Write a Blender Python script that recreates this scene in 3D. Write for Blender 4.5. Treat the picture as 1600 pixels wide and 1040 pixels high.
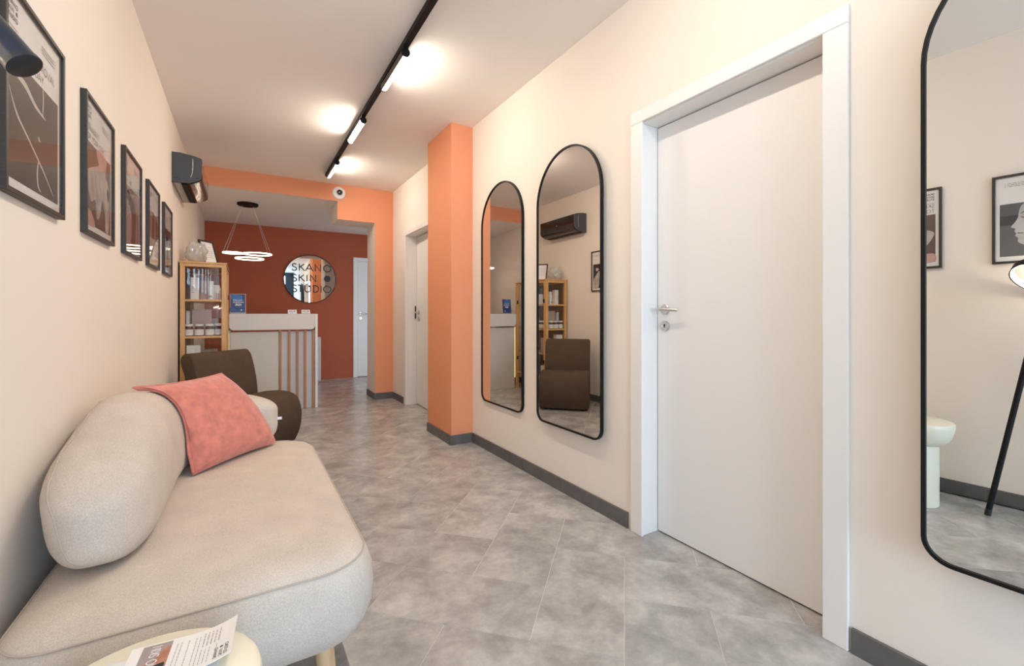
import bpy, bmesh, math, random
from mathutils import Vector, Matrix, noise

for o in list(bpy.data.objects):
    bpy.data.objects.remove(o, do_unlink=True)
SC = bpy.context.scene
COL = SC.collection
R = math.radians
PI = math.pi

# ------------------------------------------------------------------ camera, world, exposure
cam_data = bpy.data.cameras.new('camera')
cam_data.sensor_width = 36.0
cam_data.lens = 36.0 * 702.0 / 1600.0
cam_data.shift_y = -29.0 / 1600.0
cam_data.clip_start = 0.02
cam = bpy.data.objects.new('camera', cam_data)
cam.location = (0, 0, 1.07)
cam.rotation_euler = (R(90), 0, R(-30.95))
COL.objects.link(cam)
SC.camera = cam

world = bpy.data.worlds.new('sky')
SC.world = world
world.use_nodes = True
world.node_tree.nodes['Background'].inputs[0].default_value = (0.66, 0.82, 1.0, 1)
world.node_tree.nodes['Background'].inputs[1].default_value = 2.4

SC.view_settings.view_transform = 'Standard'
SC.view_settings.look = 'None'
SC.view_settings.gamma = 1
SC.view_settings.use_curve_mapping = False
SC.view_settings.exposure = 0.83

LAMP_COLOR = (1.0, 0.89, 0.76)
LAMP_POWER = 84.0
RING_POWER = 4.5

# daylight coming through the shop front behind the camera
ld = bpy.data.lights.new('daylight', 'AREA')
ld.shape = 'RECTANGLE'
ld.size = 2.0
ld.size_y = 2.3
ld.energy = 74
ld.color = (0.54, 0.74, 1.0)
lo = bpy.data.objects.new('daylight', ld)
lo.location = (0.45, -3.20, 1.35)
lo.rotation_euler = (R(90), 0, 0)
COL.objects.link(lo)
SC.cycles.max_bounces = 14
SC.cycles.transparent_max_bounces = 24
SC.cycles.diffuse_bounces = 7
SC.cycles.glossy_bounces = 6
SC.cycles.sample_clamp_indirect = 6.0

# ------------------------------------------------------------------ key dimensions (metres)
XL, XR, H = -0.476, 1.66, 2.642          # left wall, right wall, ceiling
YP, YPB = 5.744, 6.14                    # partition with the wide opening
H2, YB = 2.442, 7.95                     # ceiling of the rear part, rear wall
YF = -3.0                                # shop front behind the camera
XB = 2.75                                # right end of the rear part


# ------------------------------------------------------------------ materials
def new_mat(name):
    m = bpy.data.materials.new(name)
    m.use_nodes = True
    nt = m.node_tree
    return m, nt, nt.nodes['Principled BSDF']


def mat(name, col, rough=0.5, metal=0.0, var=0.0, scale=8.0, bump=0.0, bscale=None, coat=0.0, spec=0.5, detail=3.0,
        stretch=None, sheen=0.0):
    m, nt, b = new_mat(name)
    b.inputs['Base Color'].default_value = (*col, 1)
    b.inputs['Roughness'].default_value = rough
    b.inputs['Metallic'].default_value = metal
    b.inputs['Coat Weight'].default_value = coat
    b.inputs['Coat Roughness'].default_value = 0.04
    b.inputs['Specular IOR Level'].default_value = spec
    if sheen:
        b.inputs['Sheen Weight'].default_value = sheen
        b.inputs['Sheen Roughness'].default_value = 0.5
    if var or bump:
        tc = nt.nodes.new('ShaderNodeTexCoord')
        mp = nt.nodes.new('ShaderNodeMapping')
        nt.links.new(tc.outputs['Object'], mp.inputs[0])
        if stretch:
            mp.inputs['Scale'].default_value = stretch
    if var:
        n = nt.nodes.new('ShaderNodeTexNoise')
        n.inputs['Scale'].default_value = scale
        n.inputs['Detail'].default_value = detail
        nt.links.new(mp.outputs[0], n.inputs['Vector'])
        rp = nt.nodes.new('ShaderNodeValToRGB')
        rp.color_ramp.elements[0].position = 0.3
        rp.color_ramp.elements[1].position = 0.7
        rp.color_ramp.elements[0].color = (*[max(0, c * (1 - var)) for c in col], 1)
        rp.color_ramp.elements[1].color = (*[min(1, c * (1 + var)) for c in col], 1)
        nt.links.new(n.outputs['Fac'], rp.inputs[0])
        nt.links.new(rp.outputs[0], b.inputs['Base Color'])
    if bump:
        n2 = nt.nodes.new('ShaderNodeTexNoise')
        n2.inputs['Scale'].default_value = bscale or scale * 4
        n2.inputs['Detail'].default_value = 4
        nt.links.new(mp.outputs[0], n2.inputs['Vector'])
        bp = nt.nodes.new('ShaderNodeBump')
        bp.inputs['Strength'].default_value = bump
        bp.inputs['Distance'].default_value = 0.004
        nt.links.new(n2.outputs['Fac'], bp.inputs['Height'])
        nt.links.new(bp.outputs[0], b.inputs['Normal'])
    return m


def emit(name, col, strength):
    m, nt, b = new_mat(name)
    nt.nodes.remove(b)
    e = nt.nodes.new('ShaderNodeEmission')
    e.inputs[0].default_value = (*col, 1)
    e.inputs[1].default_value = strength
    nt.links.new(e.outputs[0], nt.nodes['Material Output'].inputs[0])
    return m


def glass(name, tint=(1, 1, 1), ior=1.45, rough=0.0, base=0.0):
    m, nt, b = new_mat(name)
    nt.nodes.remove(b)
    t = nt.nodes.new('ShaderNodeBsdfTransparent')
    t.inputs[0].default_value = (*tint, 1)
    g = nt.nodes.new('ShaderNodeBsdfGlossy')
    g.inputs['Roughness'].default_value = rough
    f = nt.nodes.new('ShaderNodeFresnel')
    # a pane is a closed sheet: use the same grazing reflection on its inner face
    ge = nt.nodes.new('ShaderNodeNewGeometry')
    mr = nt.nodes.new('ShaderNodeMapRange')
    mr.inputs[3].default_value = ior
    mr.inputs[4].default_value = 1.0 / ior
    nt.links.new(ge.outputs['Backfacing'], mr.inputs[0])
    nt.links.new(mr.outputs[0], f.inputs[0])
    mx = nt.nodes.new('ShaderNodeMixShader')
    if base:
        ad = nt.nodes.new('ShaderNodeMath')
        ad.operation = 'ADD'
        ad.use_clamp = True
        ad.inputs[1].default_value = base
        nt.links.new(f.outputs[0], ad.inputs[0])
        nt.links.new(ad.outputs[0], mx.inputs[0])
    else:
        nt.links.new(f.outputs[0], mx.inputs[0])
    nt.links.new(t.outputs[0], mx.inputs[1])
    nt.links.new(g.outputs[0], mx.inputs[2])
    nt.links.new(mx.outputs[0], nt.nodes['Material Output'].inputs[0])
    return m


def cloudy_glass(name, tint, amount):
    m = glass(name, tint, 1.5, base=0.08)
    nt = m.node_tree
    out = nt.nodes['Material Output']
    src = out.inputs[0].links[0].from_socket
    d = nt.nodes.new('ShaderNodeBsdfDiffuse')
    d.inputs[0].default_value = (.78, .76, .72, 1)
    mx = nt.nodes.new('ShaderNodeMixShader')
    mx.inputs[0].default_value = amount
    nt.links.new(src, mx.inputs[1])
    nt.links.new(d.outputs[0], mx.inputs[2])
    nt.links.new(mx.outputs[0], out.inputs[0])
    return m


def fabric(name, col, var=0.12, weave=900.0, bump=0.35, rough=0.95, sheen=0.2):
    """woven cloth: two crossing fine waves broken by noise"""
    m, nt, b = new_mat(name)
    L = nt.links.new
    tc = nt.nodes.new('ShaderNodeTexCoord')
    n = nt.nodes.new('ShaderNodeTexNoise')
    n.inputs['Scale'].default_value = weave * 0.45
    n.inputs['Detail'].default_value = 2
    L(tc.outputs['Object'], n.inputs['Vector'])
    n3 = nt.nodes.new('ShaderNodeTexNoise')
    n3.inputs['Scale'].default_value = 9
    L(tc.outputs['Object'], n3.inputs['Vector'])
    ad = nt.nodes.new('ShaderNodeMix')
    ad.data_type = 'FLOAT'
    ad.inputs[0].default_value = 0.3
    L(n.outputs['Fac'], ad.inputs[2])
    L(n3.outputs['Fac'], ad.inputs[3])
    rp = nt.nodes.new('ShaderNodeValToRGB')
    rp.color_ramp.elements[0].position = 0.32
    rp.color_ramp.elements[1].position = 0.68
    rp.color_ramp.elements[0].color = (*[c * (1 - var) for c in col], 1)
    rp.color_ramp.elements[1].color = (*[min(1, c * (1 + var)) for c in col], 1)
    L(ad.outputs[0], rp.inputs[0])
    L(rp.outputs[0], b.inputs['Base Color'])
    b.inputs['Roughness'].default_value = rough
    b.inputs['Specular IOR Level'].default_value = 0.15
    b.inputs['Sheen Weight'].default_value = sheen
    bp = nt.nodes.new('ShaderNodeBump')
    bp.inputs['Strength'].default_value = bump
    bp.inputs['Distance'].default_value = 0.002
    L(n.outputs['Fac'], bp.inputs['Height'])
    L(bp.outputs[0], b.inputs['Normal'])
    return m


def tile_mat():
    m, nt, b = new_mat('cement_tile')
    L = nt.links.new
    tc = nt.nodes.new('ShaderNodeTexCoord')
    oi = nt.nodes.new('ShaderNodeObjectInfo')
    mul = nt.nodes.new('ShaderNodeMath')
    mul.operation = 'MULTIPLY'
    mul.inputs[1].default_value = 37.0
    L(oi.outputs['Random'], mul.inputs[0])
    add = nt.nodes.new('ShaderNodeVectorMath')
    add.operation = 'ADD'
    L(tc.outputs['Object'], add.inputs[0])
    L(mul.outputs[0], add.inputs[1])
    n1 = nt.nodes.new('ShaderNodeTexNoise')
    n1.inputs['Scale'].default_value = 5.5
    n1.inputs['Detail'].default_value = 7
    n1.inputs['Roughness'].default_value = 0.62
    n1.inputs['Distortion'].default_value = 0.25
    L(add.outputs[0], n1.inputs['Vector'])
    n2 = nt.nodes.new('ShaderNodeTexNoise')
    n2.inputs['Scale'].default_value = 26
    n2.inputs['Detail'].default_value = 6
    n2.inputs['Roughness'].default_value = 0.7
    L(add.outputs[0], n2.inputs['Vector'])
    rp = nt.nodes.new('ShaderNodeValToRGB')
    e = rp.color_ramp.elements
    e[0].position, e[1].position = 0.34, 0.70
    e[0].color = (0.295, 0.282, 0.268, 1)
    e[1].color = (0.560, 0.536, 0.506, 1)
    k = rp.color_ramp.elements.new(0.5)
    k.color = (0.405, 0.388, 0.368, 1)
    L(n1.outputs['Fac'], rp.inputs[0])
    rp2 = nt.nodes.new('ShaderNodeValToRGB')
    rp2.color_ramp.elements[0].position, rp2.color_ramp.elements[1].position = 0.25, 0.8
    rp2.color_ramp.elements[0].color = (0.86, 0.86, 0.86, 1)
    rp2.color_ramp.elements[1].color = (1.16, 1.16, 1.16, 1)
    L(n2.outputs['Fac'], rp2.inputs[0])
    mx = nt.nodes.new('ShaderNodeMix')
    mx.data_type = 'RGBA'
    mx.blend_type = 'MULTIPLY'
    mx.inputs[0].default_value = 1
    L(rp.outputs[0], mx.inputs[6])
    L(rp2.outputs[0], mx.inputs[7])
    # whole-tile tone
    mr = nt.nodes.new('ShaderNodeMapRange')
    mr.inputs[3].default_value = 0.93
    mr.inputs[4].default_value = 1.07
    L(oi.outputs['Random'], mr.inputs[0])
    mx2 = nt.nodes.new('ShaderNodeVectorMath')
    mx2.operation = 'SCALE'
    L(mx.outputs[2], mx2.inputs[0])
    L(mr.outputs[0], mx2.inputs['Scale'])
    L(mx2.outputs[0], b.inputs['Base Color'])
    b.inputs['Roughness'].default_value = 0.26
    b.inputs['Specular IOR Level'].default_value = 0.6
    bp = nt.nodes.new('ShaderNodeBump')
    bp.inputs['Strength'].default_value = 0.12
    bp.inputs['Distance'].default_value = 0.003
    L(n2.outputs['Fac'], bp.inputs['Height'])
    L(bp.outputs[0], b.inputs['Normal'])
    return m


CREAM = mat('cream_paint', (0.845, 0.766, 0.680), 0.9, bump=0.05, bscale=260, spec=0.2)
CEIL = mat('ceiling_paint', (0.89, 0.84, 0.785), 0.92, bump=0.04, bscale=200, spec=0.2)
ORANGE = mat('orange_paint', (0.77, 0.315, 0.165), 0.85, bump=0.05, bscale=260, spec=0.2)
RUST = mat('rust_paint', (0.43, 0.112, 0.056), 0.85, bump=0.05, bscale=260, spec=0.2)
WHITE = mat('white_lacquer', (0.83, 0.80, 0.768), 0.38)
WHITE2 = mat('white_plastic', (0.80, 0.79, 0.77), 0.35)
TILE = tile_mat()
GROUT = mat('grout', (0.74, 0.70, 0.65), 0.9, var=0.1, scale=30)
SKIRT = mat('skirting_tile', (0.118, 0.110, 0.106), 0.45, var=0.18, scale=9)
MIRROR = mat('mirror_silver', (0.80, 0.79, 0.765), 0.0, 1.0)
BLACK = mat('black_metal', (0.009, 0.008, 0.008), 0.5, spec=0.2)
BLACKP = mat('black_plastic', (0.014, 0.014, 0.016), 0.45)
NAVY = mat('dark_blue_metal', (0.012, 0.014, 0.026), 0.34)
FRAMEBLK = mat('black_wood_frame', (0.030, 0.024, 0.020), 0.45, var=0.25, scale=40, stretch=(1, 12, 1))
STEEL = mat('brushed_steel', (0.62, 0.59, 0.56), 0.28, 1.0)
DARKHOLE = mat('dark_hole', (0.008, 0.008, 0.008), 0.9)
SOFA = fabric('beige_weave', (0.60, 0.520, 0.445), 0.16, 800, 0.35, sheen=0.04)
CHAIR = fabric('brown_weave', (0.098, 0.066, 0.044), 0.22, 700, 0.35, sheen=0.0)
CORAL = fabric('coral_velvet', (0.62, 0.205, 0.150), 0.18, 60, 0.12, 0.8, 0.35)
OAK = mat('oak_wood', (0.66, 0.43, 0.235), 0.5, var=0.16, scale=9, stretch=(9, 9, 0.8))
BAMBOO = mat('bamboo_wood', (0.62, 0.345, 0.125), 0.42, var=0.13, scale=9, stretch=(6, 6, 0.7))
BAMBOOD = mat('brown_back_board', (0.20, 0.092, 0.035), 0.55, var=0.15, scale=6)
TABLE = mat('cream_lacquer', (0.80, 0.765, 0.62), 0.32)
PANE = glass('clear_glass', (0.97, 0.98, 0.97), 1.45)
PGLASS = glass('poster_glass', (0.98, 0.98, 0.98), 1.22)
SHOPGLASS = glass('shop_glass', (0.95, 0.97, 0.98), 1.45)
VASE = cloudy_glass('vase_glass', (0.95, 0.95, 0.93), .24)
PAPER = mat('white_paper', (0.84, 0.815, 0.79), 0.6)
PAPERB = mat('cool_white_paper', (0.80, 0.81, 0.82), 0.5)
INK = mat('black_ink', (0.02, 0.018, 0.018), 0.5)
GREYINK = mat('grey_ink', (0.30, 0.28, 0.27), 0.6)
PALEINK = mat('pale_grey_ink', (0.46, 0.44, 0.43), 0.6)
DESKW = mat('desk_laminate', (0.70, 0.665, 0.60), 0.5)
DESKC = mat('desk_front_panel', (0.655, 0.625, 0.545), 0.55)
DESKG = mat('desk_grey_panel', (0.60, 0.555, 0.525), 0.55)
SLAT = mat('slat_wood', (0.42, 0.215, 0.105), 0.5, var=0.18, scale=9, stretch=(9, 9, 0.7))
ACGREY = mat('dark_grey_plastic', (0.052, 0.055, 0.060), 0.5)
ACGLOSS = mat('glossy_black_plastic', (0.010, 0.009, 0.009), 0.07, coat=0.5)
AMBER = mat('amber_glass', (0.105, 0.022, 0.008), 0.15, coat=0.4)
PINKBOX = mat('pink_carton', (0.56, 0.40, 0.36), 0.55, var=0.08, scale=6)
GREYBOX = mat('grey_carton', (0.42, 0.37, 0.33), 0.55, var=0.1, scale=6)
MAUVE = mat('mauve_carton', (0.30, 0.20, 0.20), 0.5)
DRAWER = mat('pale_grey_lacquer', (0.60, 0.575, 0.55), 0.45)
BRONZE = mat('bronze_lacquer', (0.10, 0.08, 0.065), 0.45)
LAMPGLOW = emit('lamp_glow', LAMP_COLOR, LAMP_POWER)
RINGGLOW = emit('ring_glow', (1.0, 0.80, 0.60), RING_POWER)
LEDGLOW = emit('led_glow', (1.0, 0.86, 0.36), 1.0)
HOOPGLOW = emit('hoop_glow', (1.0, 0.86, 0.66), 14.0)
FRONTBLUE = mat('dark_blue_frame', (0.030, 0.055, 0.085), 0.45)


# ------------------------------------------------------------------ mesh builder
class MB:
    def __init__(self):
        self.v, self.f, self.m = [], [], []

    def add(self, vs, fs, mi=0):
        n = len(self.v)
        self.v += [tuple(p) for p in vs]
        for f in fs:
            self.f.append([i + n for i in f])
            self.m.append(mi)
        return self

    def box(self, x0, x1, y0, y1, z0, z1, mi=0):
        vs = [(x, y, z) for z in (z0, z1) for y in (y0, y1) for x in (x0, x1)]
        return self.add(vs, [(0, 2, 3, 1), (4, 5, 7, 6), (0, 1, 5, 4), (2, 6, 7, 3), (0, 4, 6, 2), (1, 3, 7, 5)], mi)

    def loft(self, rings, caps=True, closed=True, mi=0):
        n = len(rings[0])
        vs = [p for r in rings for p in r]
        fs = []
        for k in range(len(rings) - 1):
            for i in range(n if closed else n - 1):
                j = (i + 1) % n
                fs.append((k * n + i, k * n + j, (k + 1) * n + j, (k + 1) * n + i))
        if caps:
            fs.append(tuple(range(n))[::-1])
            fs.append(tuple((len(rings) - 1) * n + i for i in range(n)))
        return self.add(vs, fs, mi)

    def lathe(self, prof, n=40, c=(0, 0, 0), mi=0, caps=True):
        rings = [[(c[0] + r * math.cos(2 * PI * i / n), c[1] + r * math.sin(2 * PI * i / n), c[2] + z) for i in range(n)]
                 for r, z in prof]
        return self.loft(rings, caps, True, mi)

    def tube(self, pts, r, n=10, mi=0, closed=False, caps=True):
        pts = [Vector(p) for p in pts]
        rs = r if isinstance(r, (list, tuple)) else [r] * len(pts)
        rings = []
        m = len(pts)
        up = None
        for i, p in enumerate(pts):
            a = pts[(i - 1) % m] if (closed or i > 0) else p
            b = pts[(i + 1) % m] if (closed or i < m - 1) else p
            t = (b - a).normalized()
            if up is None:
                up = Vector((0, 0, 1)) if abs(t.z) < 0.9 else Vector((1, 0, 0))
            s = t.cross(up).normalized()
            up = s.cross(t).normalized()
            rings.append([p + (s * math.cos(2 * PI * k / n) + up * math.sin(2 * PI * k / n)) * rs[i] for k in range(n)])
        if closed:
            rings.append(rings[0])
            return self.loft(rings, False, True, mi)
        return self.loft(rings, caps, True, mi)

    def prism(self, poly, z0, z1, mi=0):
        """polygon in local xy pushed from z0 to z1"""
        return self.loft([[(x, y, z0) for x, y in poly], [(x, y, z1) for x, y in poly]], True, True, mi)

    def flat(self, poly, z=0.0, mi=0):
        return self.add([(x, y, z) for x, y in poly], [tuple(range(len(poly)))], mi)

    def build(self, name, mats, parent=None, smooth=None, bevel=0.0, seg=2, subsurf=0, tf=None):
        me = bpy.data.meshes.new(name)
        me.from_pydata([Vector(p) for p in self.v] if tf is None else [tf @ Vector(p) for p in self.v], [], self.f)
        mats = mats if isinstance(mats, (list, tuple)) else [mats]
        for mm in mats:
            me.materials.append(mm)
        for p, i in zip(me.polygons, self.m):
            p.material_index = i
        bm = bmesh.new()
        bm.from_mesh(me)
        bmesh.ops.recalc_face_normals(bm, faces=bm.faces)
        bm.to_mesh(me)
        bm.free()
        if smooth is not None:
            me.polygons.foreach_set('use_smooth', [True] * len(me.polygons))
            if smooth < 180:
                me.set_sharp_from_angle(angle=R(smooth))
        me.update()
        o = bpy.data.objects.new(name, me)
        COL.objects.link(o)
        if parent is not None:
            o.parent = parent
        if bevel:
            b = o.modifiers.new('bevel', 'BEVEL')
            b.width = bevel
            b.segments = seg
            b.limit_method = 'ANGLE'
            b.angle_limit = R(40)
        if subsurf:
            s = o.modifiers.new('subsurf', 'SUBSURF')
            s.levels = s.render_levels = subsurf
        return o


def tag(o, label, cat, group=None, kind=None):
    o['label'] = label
    o['category'] = cat
    if group:
        o['group'] = group
    if kind:
        o['kind'] = kind
    return o


def thing(name, label, cat, loc=(0, 0, 0), group=None, basis=None, rotz=0.0, kind=None):
    o = bpy.data.objects.new(name, None)
    o.empty_display_size = 0.05
    COL.objects.link(o)
    if basis is not None:
        M = Matrix((basis[0], basis[1], basis[2])).transposed().to_4x4()
        M.translation = loc
        o.matrix_world = M
    else:
        o.location = loc
        o.rotation_euler = (0, 0, rotz)
    return tag(o, label, cat, group, kind)


def struct(o, label, cat):
    return tag(o, label, cat, None, 'structure')


def copy_thing(root, loc, label=None):
    r = root.copy()
    COL.objects.link(r)
    r.location = loc
    if label:
        r['label'] = label
    for ch in list(root.children):
        c = ch.copy()
        COL.objects.link(c)
        c.parent = r
        for g in list(ch.children):
            d = g.copy()
            COL.objects.link(d)
            d.parent = c
    return r


FACE_PX = ((0, 1, 0), (0, 0, 1), (1, 0, 0))      # flat things on the left wall, seen looking at -X
FACE_NX = ((0, -1, 0), (0, 0, 1), (-1, 0, 0))    # flat things on the right wall
FACE_NY = ((1, 0, 0), (0, 0, 1), (0, -1, 0))     # flat things that face the camera end

# ------------------------------------------------------------------ stroke lettering
def arc(cx, cy, rx, ry, a0, a1, n=14):
    return [(cx + rx * math.cos(R(a0 + (a1 - a0) * i / n)), cy + ry * math.sin(R(a0 + (a1 - a0) * i / n))) for i in range(n + 1)]


GL = {
    'A': (.9, [[(0, 0), (.45, 1), (.9, 0)], [(.16, .33), (.74, .33)]]),
    'B': (.55, [[(.05, 0), (.05, 1), (.28, 1)] + arc(.28, .76, .22, .24, 90, -90, 8) + [(.05, .52)], [(.28, .52)] + arc(.28, .26, .26, .26, 90, -90, 8) + [(.05, 0)]]),
    'C': (.85, [arc(.5, .5, .5, .5, 48, 312, 20)]),
    'D': (.72, [[(.05, 0), (.05, 1), (.25, 1)] + arc(.25, .5, .47, .5, 90, -90, 16) + [(.05, 0)]]),
    'E': (.5, [[(.5, 0), (.05, 0), (.05, 1), (.5, 1)], [(.05, .52), (.45, .52)]]),
    'F': (.5, [[(.05, 0), (.05, 1), (.5, 1)], [(.05, .52), (.45, .52)]]),
    'G': (.95, [arc(.5, .5, .5, .5, 48, 360, 22) + [(.55, .5)]]),
    'H': (.7, [[(.05, 0), (.05, 1)], [(.65, 0), (.65, 1)], [(.05, .52), (.65, .52)]]),
    'I': (.1, [[(.05, 0), (.05, 1)]]),
    'K': (.68, [[(.05, 0), (.05, 1)], [(.62, 1), (.07, .47)], [(.2, .6), (.68, 0)]]),
    'L': (.48, [[(.05, 1), (.05, 0), (.48, 0)]]),
    'M': (.95, [[(0, 0), (.14, 1), (.475, .15), (.81, 1), (.95, 0)]]),
    'N': (.78, [[(.05, 0), (.05, 1), (.73, 0), (.73, 1)]]),
    'O': (1.0, [arc(.5, .5, .5, .5, 0, 360, 28)]),
    'P': (.55, [[(.05, 0), (.05, 1), (.27, 1)] + arc(.27, .74, .26, .26, 90, -90, 10) + [(.05, .48)]]),
    'R': (.58, [[(.05, 0), (.05, 1), (.27, 1)] + arc(.27, .74, .26, .26, 90, -90, 10) + [(.05, .48)], [(.27, .48), (.58, 0)]]),
    'S': (.56, [[(.52, .86), (.44, .96), (.3, 1.0), (.15, .95), (.07, .83), (.08, .68), (.19, .57), (.34, .5), (.49, .41), (.55, .27), (.51, .1), (.38, .01), (.25, 0), (.1, .06), (.02, .2)]]),
    'T': (.6, [[(0, 1), (.6, 1)], [(.3, 0), (.3, 1)]]),
    'U': (.72, [[(.05, 1), (.05, .32)] + arc(.36, .32, .31, .32, 180, 360, 12) + [(.67, 1)]]),
    'V': (.8, [[(0, 1), (.4, 0), (.8, 1)]]),
    'Y': (.75, [[(0, 1), (.375, .48), (.75, 1)], [(.375, 0), (.375, .48)]]),
    'Z': (.6, [[(.03, 1), (.57, 1), (.03, 0), (.6, 0)]]),
    '0': (.6, [arc(.3, .5, .28, .5, 0, 360, 24)]),
    '2': (.55, [arc(.27, .73, .24, .27, 170, -30, 10) + [(.03, 0), (.55, 0)]]),
    '5': (.55, [[(.5, 1), (.13, 1), (.08, .56)] + arc(.24, .31, .29, .31, 115, -150, 12)]),
    '4': (.6, [[(.42, 0), (.42, 1), (.02, .28), (.6, .28)]]),
    ' ': (.35, []),
}


def stroke(mb, pts, w, z, mi):
    pts = [Vector((p[0], p[1])) for p in pts]
    pts = [p for i, p in enumerate(pts) if i == 0 or (p - pts[i - 1]).length > 1e-7]
    closed = (pts[0] - pts[-1]).length < 1e-6 and len(pts) > 3
    n = len(pts)
    L_, R_ = [], []
    for i, p in enumerate(pts):
        if closed:
            a, b = (pts[i - 1] if i > 0 else pts[-2]), (pts[i + 1] if i < n - 1 else pts[1])
        else:
            a, b = (pts[i - 1] if i > 0 else p), (pts[i + 1] if i < n - 1 else p)
        d1 = (p - a).normalized() if (p - a).length > 1e-9 else None
        d2 = (b - p).normalized() if (b - p).length > 1e-9 else None
        d1 = d1 or d2
        d2 = d2 or d1
        n1, n2 = Vector((-d1.y, d1.x)), Vector((-d2.y, d2.x))
        m = (n1 + n2)
        m = m.normalized() if m.length > 1e-6 else n1
        k = min(2.2, 1.0 / max(0.3, m.dot(n1)))
        L_.append(p + m * k * w / 2)
        R_.append(p - m * k * w / 2)
    vs = [(q.x, q.y, z) for q in L_] + [(q.x, q.y, z) for q in R_]
    mb.add(vs, [(i, i + 1, n + i + 1, n + i) for i in range(n - 1)], mi)


def glyph(mb, ch, x, y, w, h, sw, z=0, mi=0):
    gw, ss = GL[ch]
    for s in ss:
        stroke(mb, [(x + px * w / gw, y + py * h) for px, py in s], sw, z, mi)


def text_w(s, h, gap=.22):
    return sum(GL[c][0] * h + gap * h for c in s) - gap * h


def text(mb, s, x, y, h, sw=None, gap=.22, z=0, mi=0, width=None):
    sw = sw or h * .12
    k = 1.0
    if width:
        k = width / text_w(s, h, gap)
    for c in s:
        gw = GL[c][0] * h * k
        glyph(mb, c, x, y, gw, h, sw, z, mi)
        x += gw + gap * h * k


LOGO = [[('S', 0, .07), ('K', .103, .185), ('A', .2, .308), ('N', .337, .431), ('O', .472, .583)],
        [('S', 0, .07), ('K', .1, .185), ('I', .214, .228), ('N', .27, .355)],
        [('S', 0, .07), ('T', .088, .16), ('U', .185, .275), ('D', .313, .395), ('I', .425, .439), ('O', .472, .583)]]


def logo(mb, x, ytop, width, sw=None, z=0, mi=0, dot_mi=None):
    """three rows of the studio's name with the round dot; (x, ytop) is the top left corner"""
    k = width / .583
    for r, row in enumerate(LOGO):
        yb = ytop - (.108 + .171 * r) * k
        for ch, a, b in row:
            glyph(mb, ch, x + a * k, yb, (b - a) * k, .108 * k, sw or .0165 * k, z, mi)
    cx, cy, rr = x + .5275 * k, ytop - (.054 + .171) * k, .052 * k
    mb.flat([(cx + rr * math.cos(2 * PI * i / 28), cy + rr * math.sin(2 * PI * i / 28)) for i in range(28)], z, mi if dot_mi is None else dot_mi)


def line_text(mb, x, y, w, h, rng, z=0, mi=0, fill=.85):
    """one line of copy too small to read: a row of word-long dashes"""
    px = x
    while px < x + w:
        ww = h * rng.uniform(1.2, 4.5)
        ww = min(ww, x + w - px)
        mb.flat([(px, y), (px + ww, y), (px + ww, y + h * .55), (px, y + h * .55)], z, mi)
        px += ww + h * .5


# ================================================================== STRUCTURE
# ---- floor: tiles laid in herringbone at 45 degrees to the corridor
floor = thing('floor', 'grey cement-look floor tiles laid in herringbone along the corridor', 'floor', kind='structure')
g = MB()
g.box(XL - .12, XB, YF - .1, YB + .1, -.10, -.0012)
g.build('grout_bed', GROUT, floor)


def clip(poly, a, b, c):
    """keep a*x+b*y<=c"""
    out = []
    for i in range(len(poly)):
        p, q = poly[i], poly[(i + 1) % len(poly)]
        dp, dq = a * p[0] + b * p[1] - c, a * q[0] + b * q[1] - c
        if dp <= 0:
            out.append(p)
        if (dp < 0 < dq) or (dq < 0 < dp):
            t = dp / (dp - dq)
            out.append((p[0] + t * (q[0] - p[0]), p[1] + t * (q[1] - p[1])))
    return out


def add_tiles():
    G, P0, J = .302, 1.447, .0019
    s2 = math.sqrt(.5)
    full = {}
    for i in range(-14, 40):
        for j in range(-20, 34):
            k = (i - j) % 4
            if k == 0:
                w, h = 2, 1
            elif k == 3:
                w, h = 1, 2
            else:
                continue
            p0, p1 = P0 + i * G + J / 2, P0 + (i + w) * G - J / 2
            q0, q1 = j * G + J / 2, (j + h) * G - J / 2
            poly = [(s2 * (p - q), s2 * (p + q)) for p, q in ((p0, q0), (p1, q0), (p1, q1), (p0, q1))]
            cx = sum(p[0] for p in poly) / 4
            cy = sum(p[1] for p in poly) / 4
            xr = 1.83 if cy < 6.0 else XB - .02
            ok = clip(clip(clip(clip(poly, 1, 0, xr), -1, 0, -XL), 0, 1, YB), 0, -1, -YF)
            if len(ok) < 3:
                continue
            area = abs(sum(ok[a][0] * ok[(a + 1) % len(ok)][1] - ok[(a + 1) % len(ok)][0] * ok[a][1] for a in range(len(ok)))) / 2
            if area < .002:
                continue
            whole = abs(area - (p1 - p0) * (q1 - q0)) < 1e-5
            if whole and k in full:
                o = full[k].copy()
                COL.objects.link(o)
                o.location = (cx, cy, 0)
                o.parent = floor
                continue
            loc = [(x - cx, y - cy) for x, y in ok]
            top = []
            n = len(loc)
            mx = sum(p[0] for p in loc) / n
            my = sum(p[1] for p in loc) / n
            for x, y in loc:
                d = math.hypot(x - mx, y - my)
                f = max(0.0, 1 - .0008 / max(d, .01))
                top.append((mx + (x - mx) * f, my + (y - my) * f))
            b = MB()
            b.loft([[(x, y, -.0012) for x, y in loc], [(x, y, -.0005) for x, y in loc], [(x, y, 0) for x, y in top]])
            o = b.build('tile', TILE, floor)
            o.location = (cx, cy, 0)
            if whole:
                full[k] = o


add_tiles()

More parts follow.
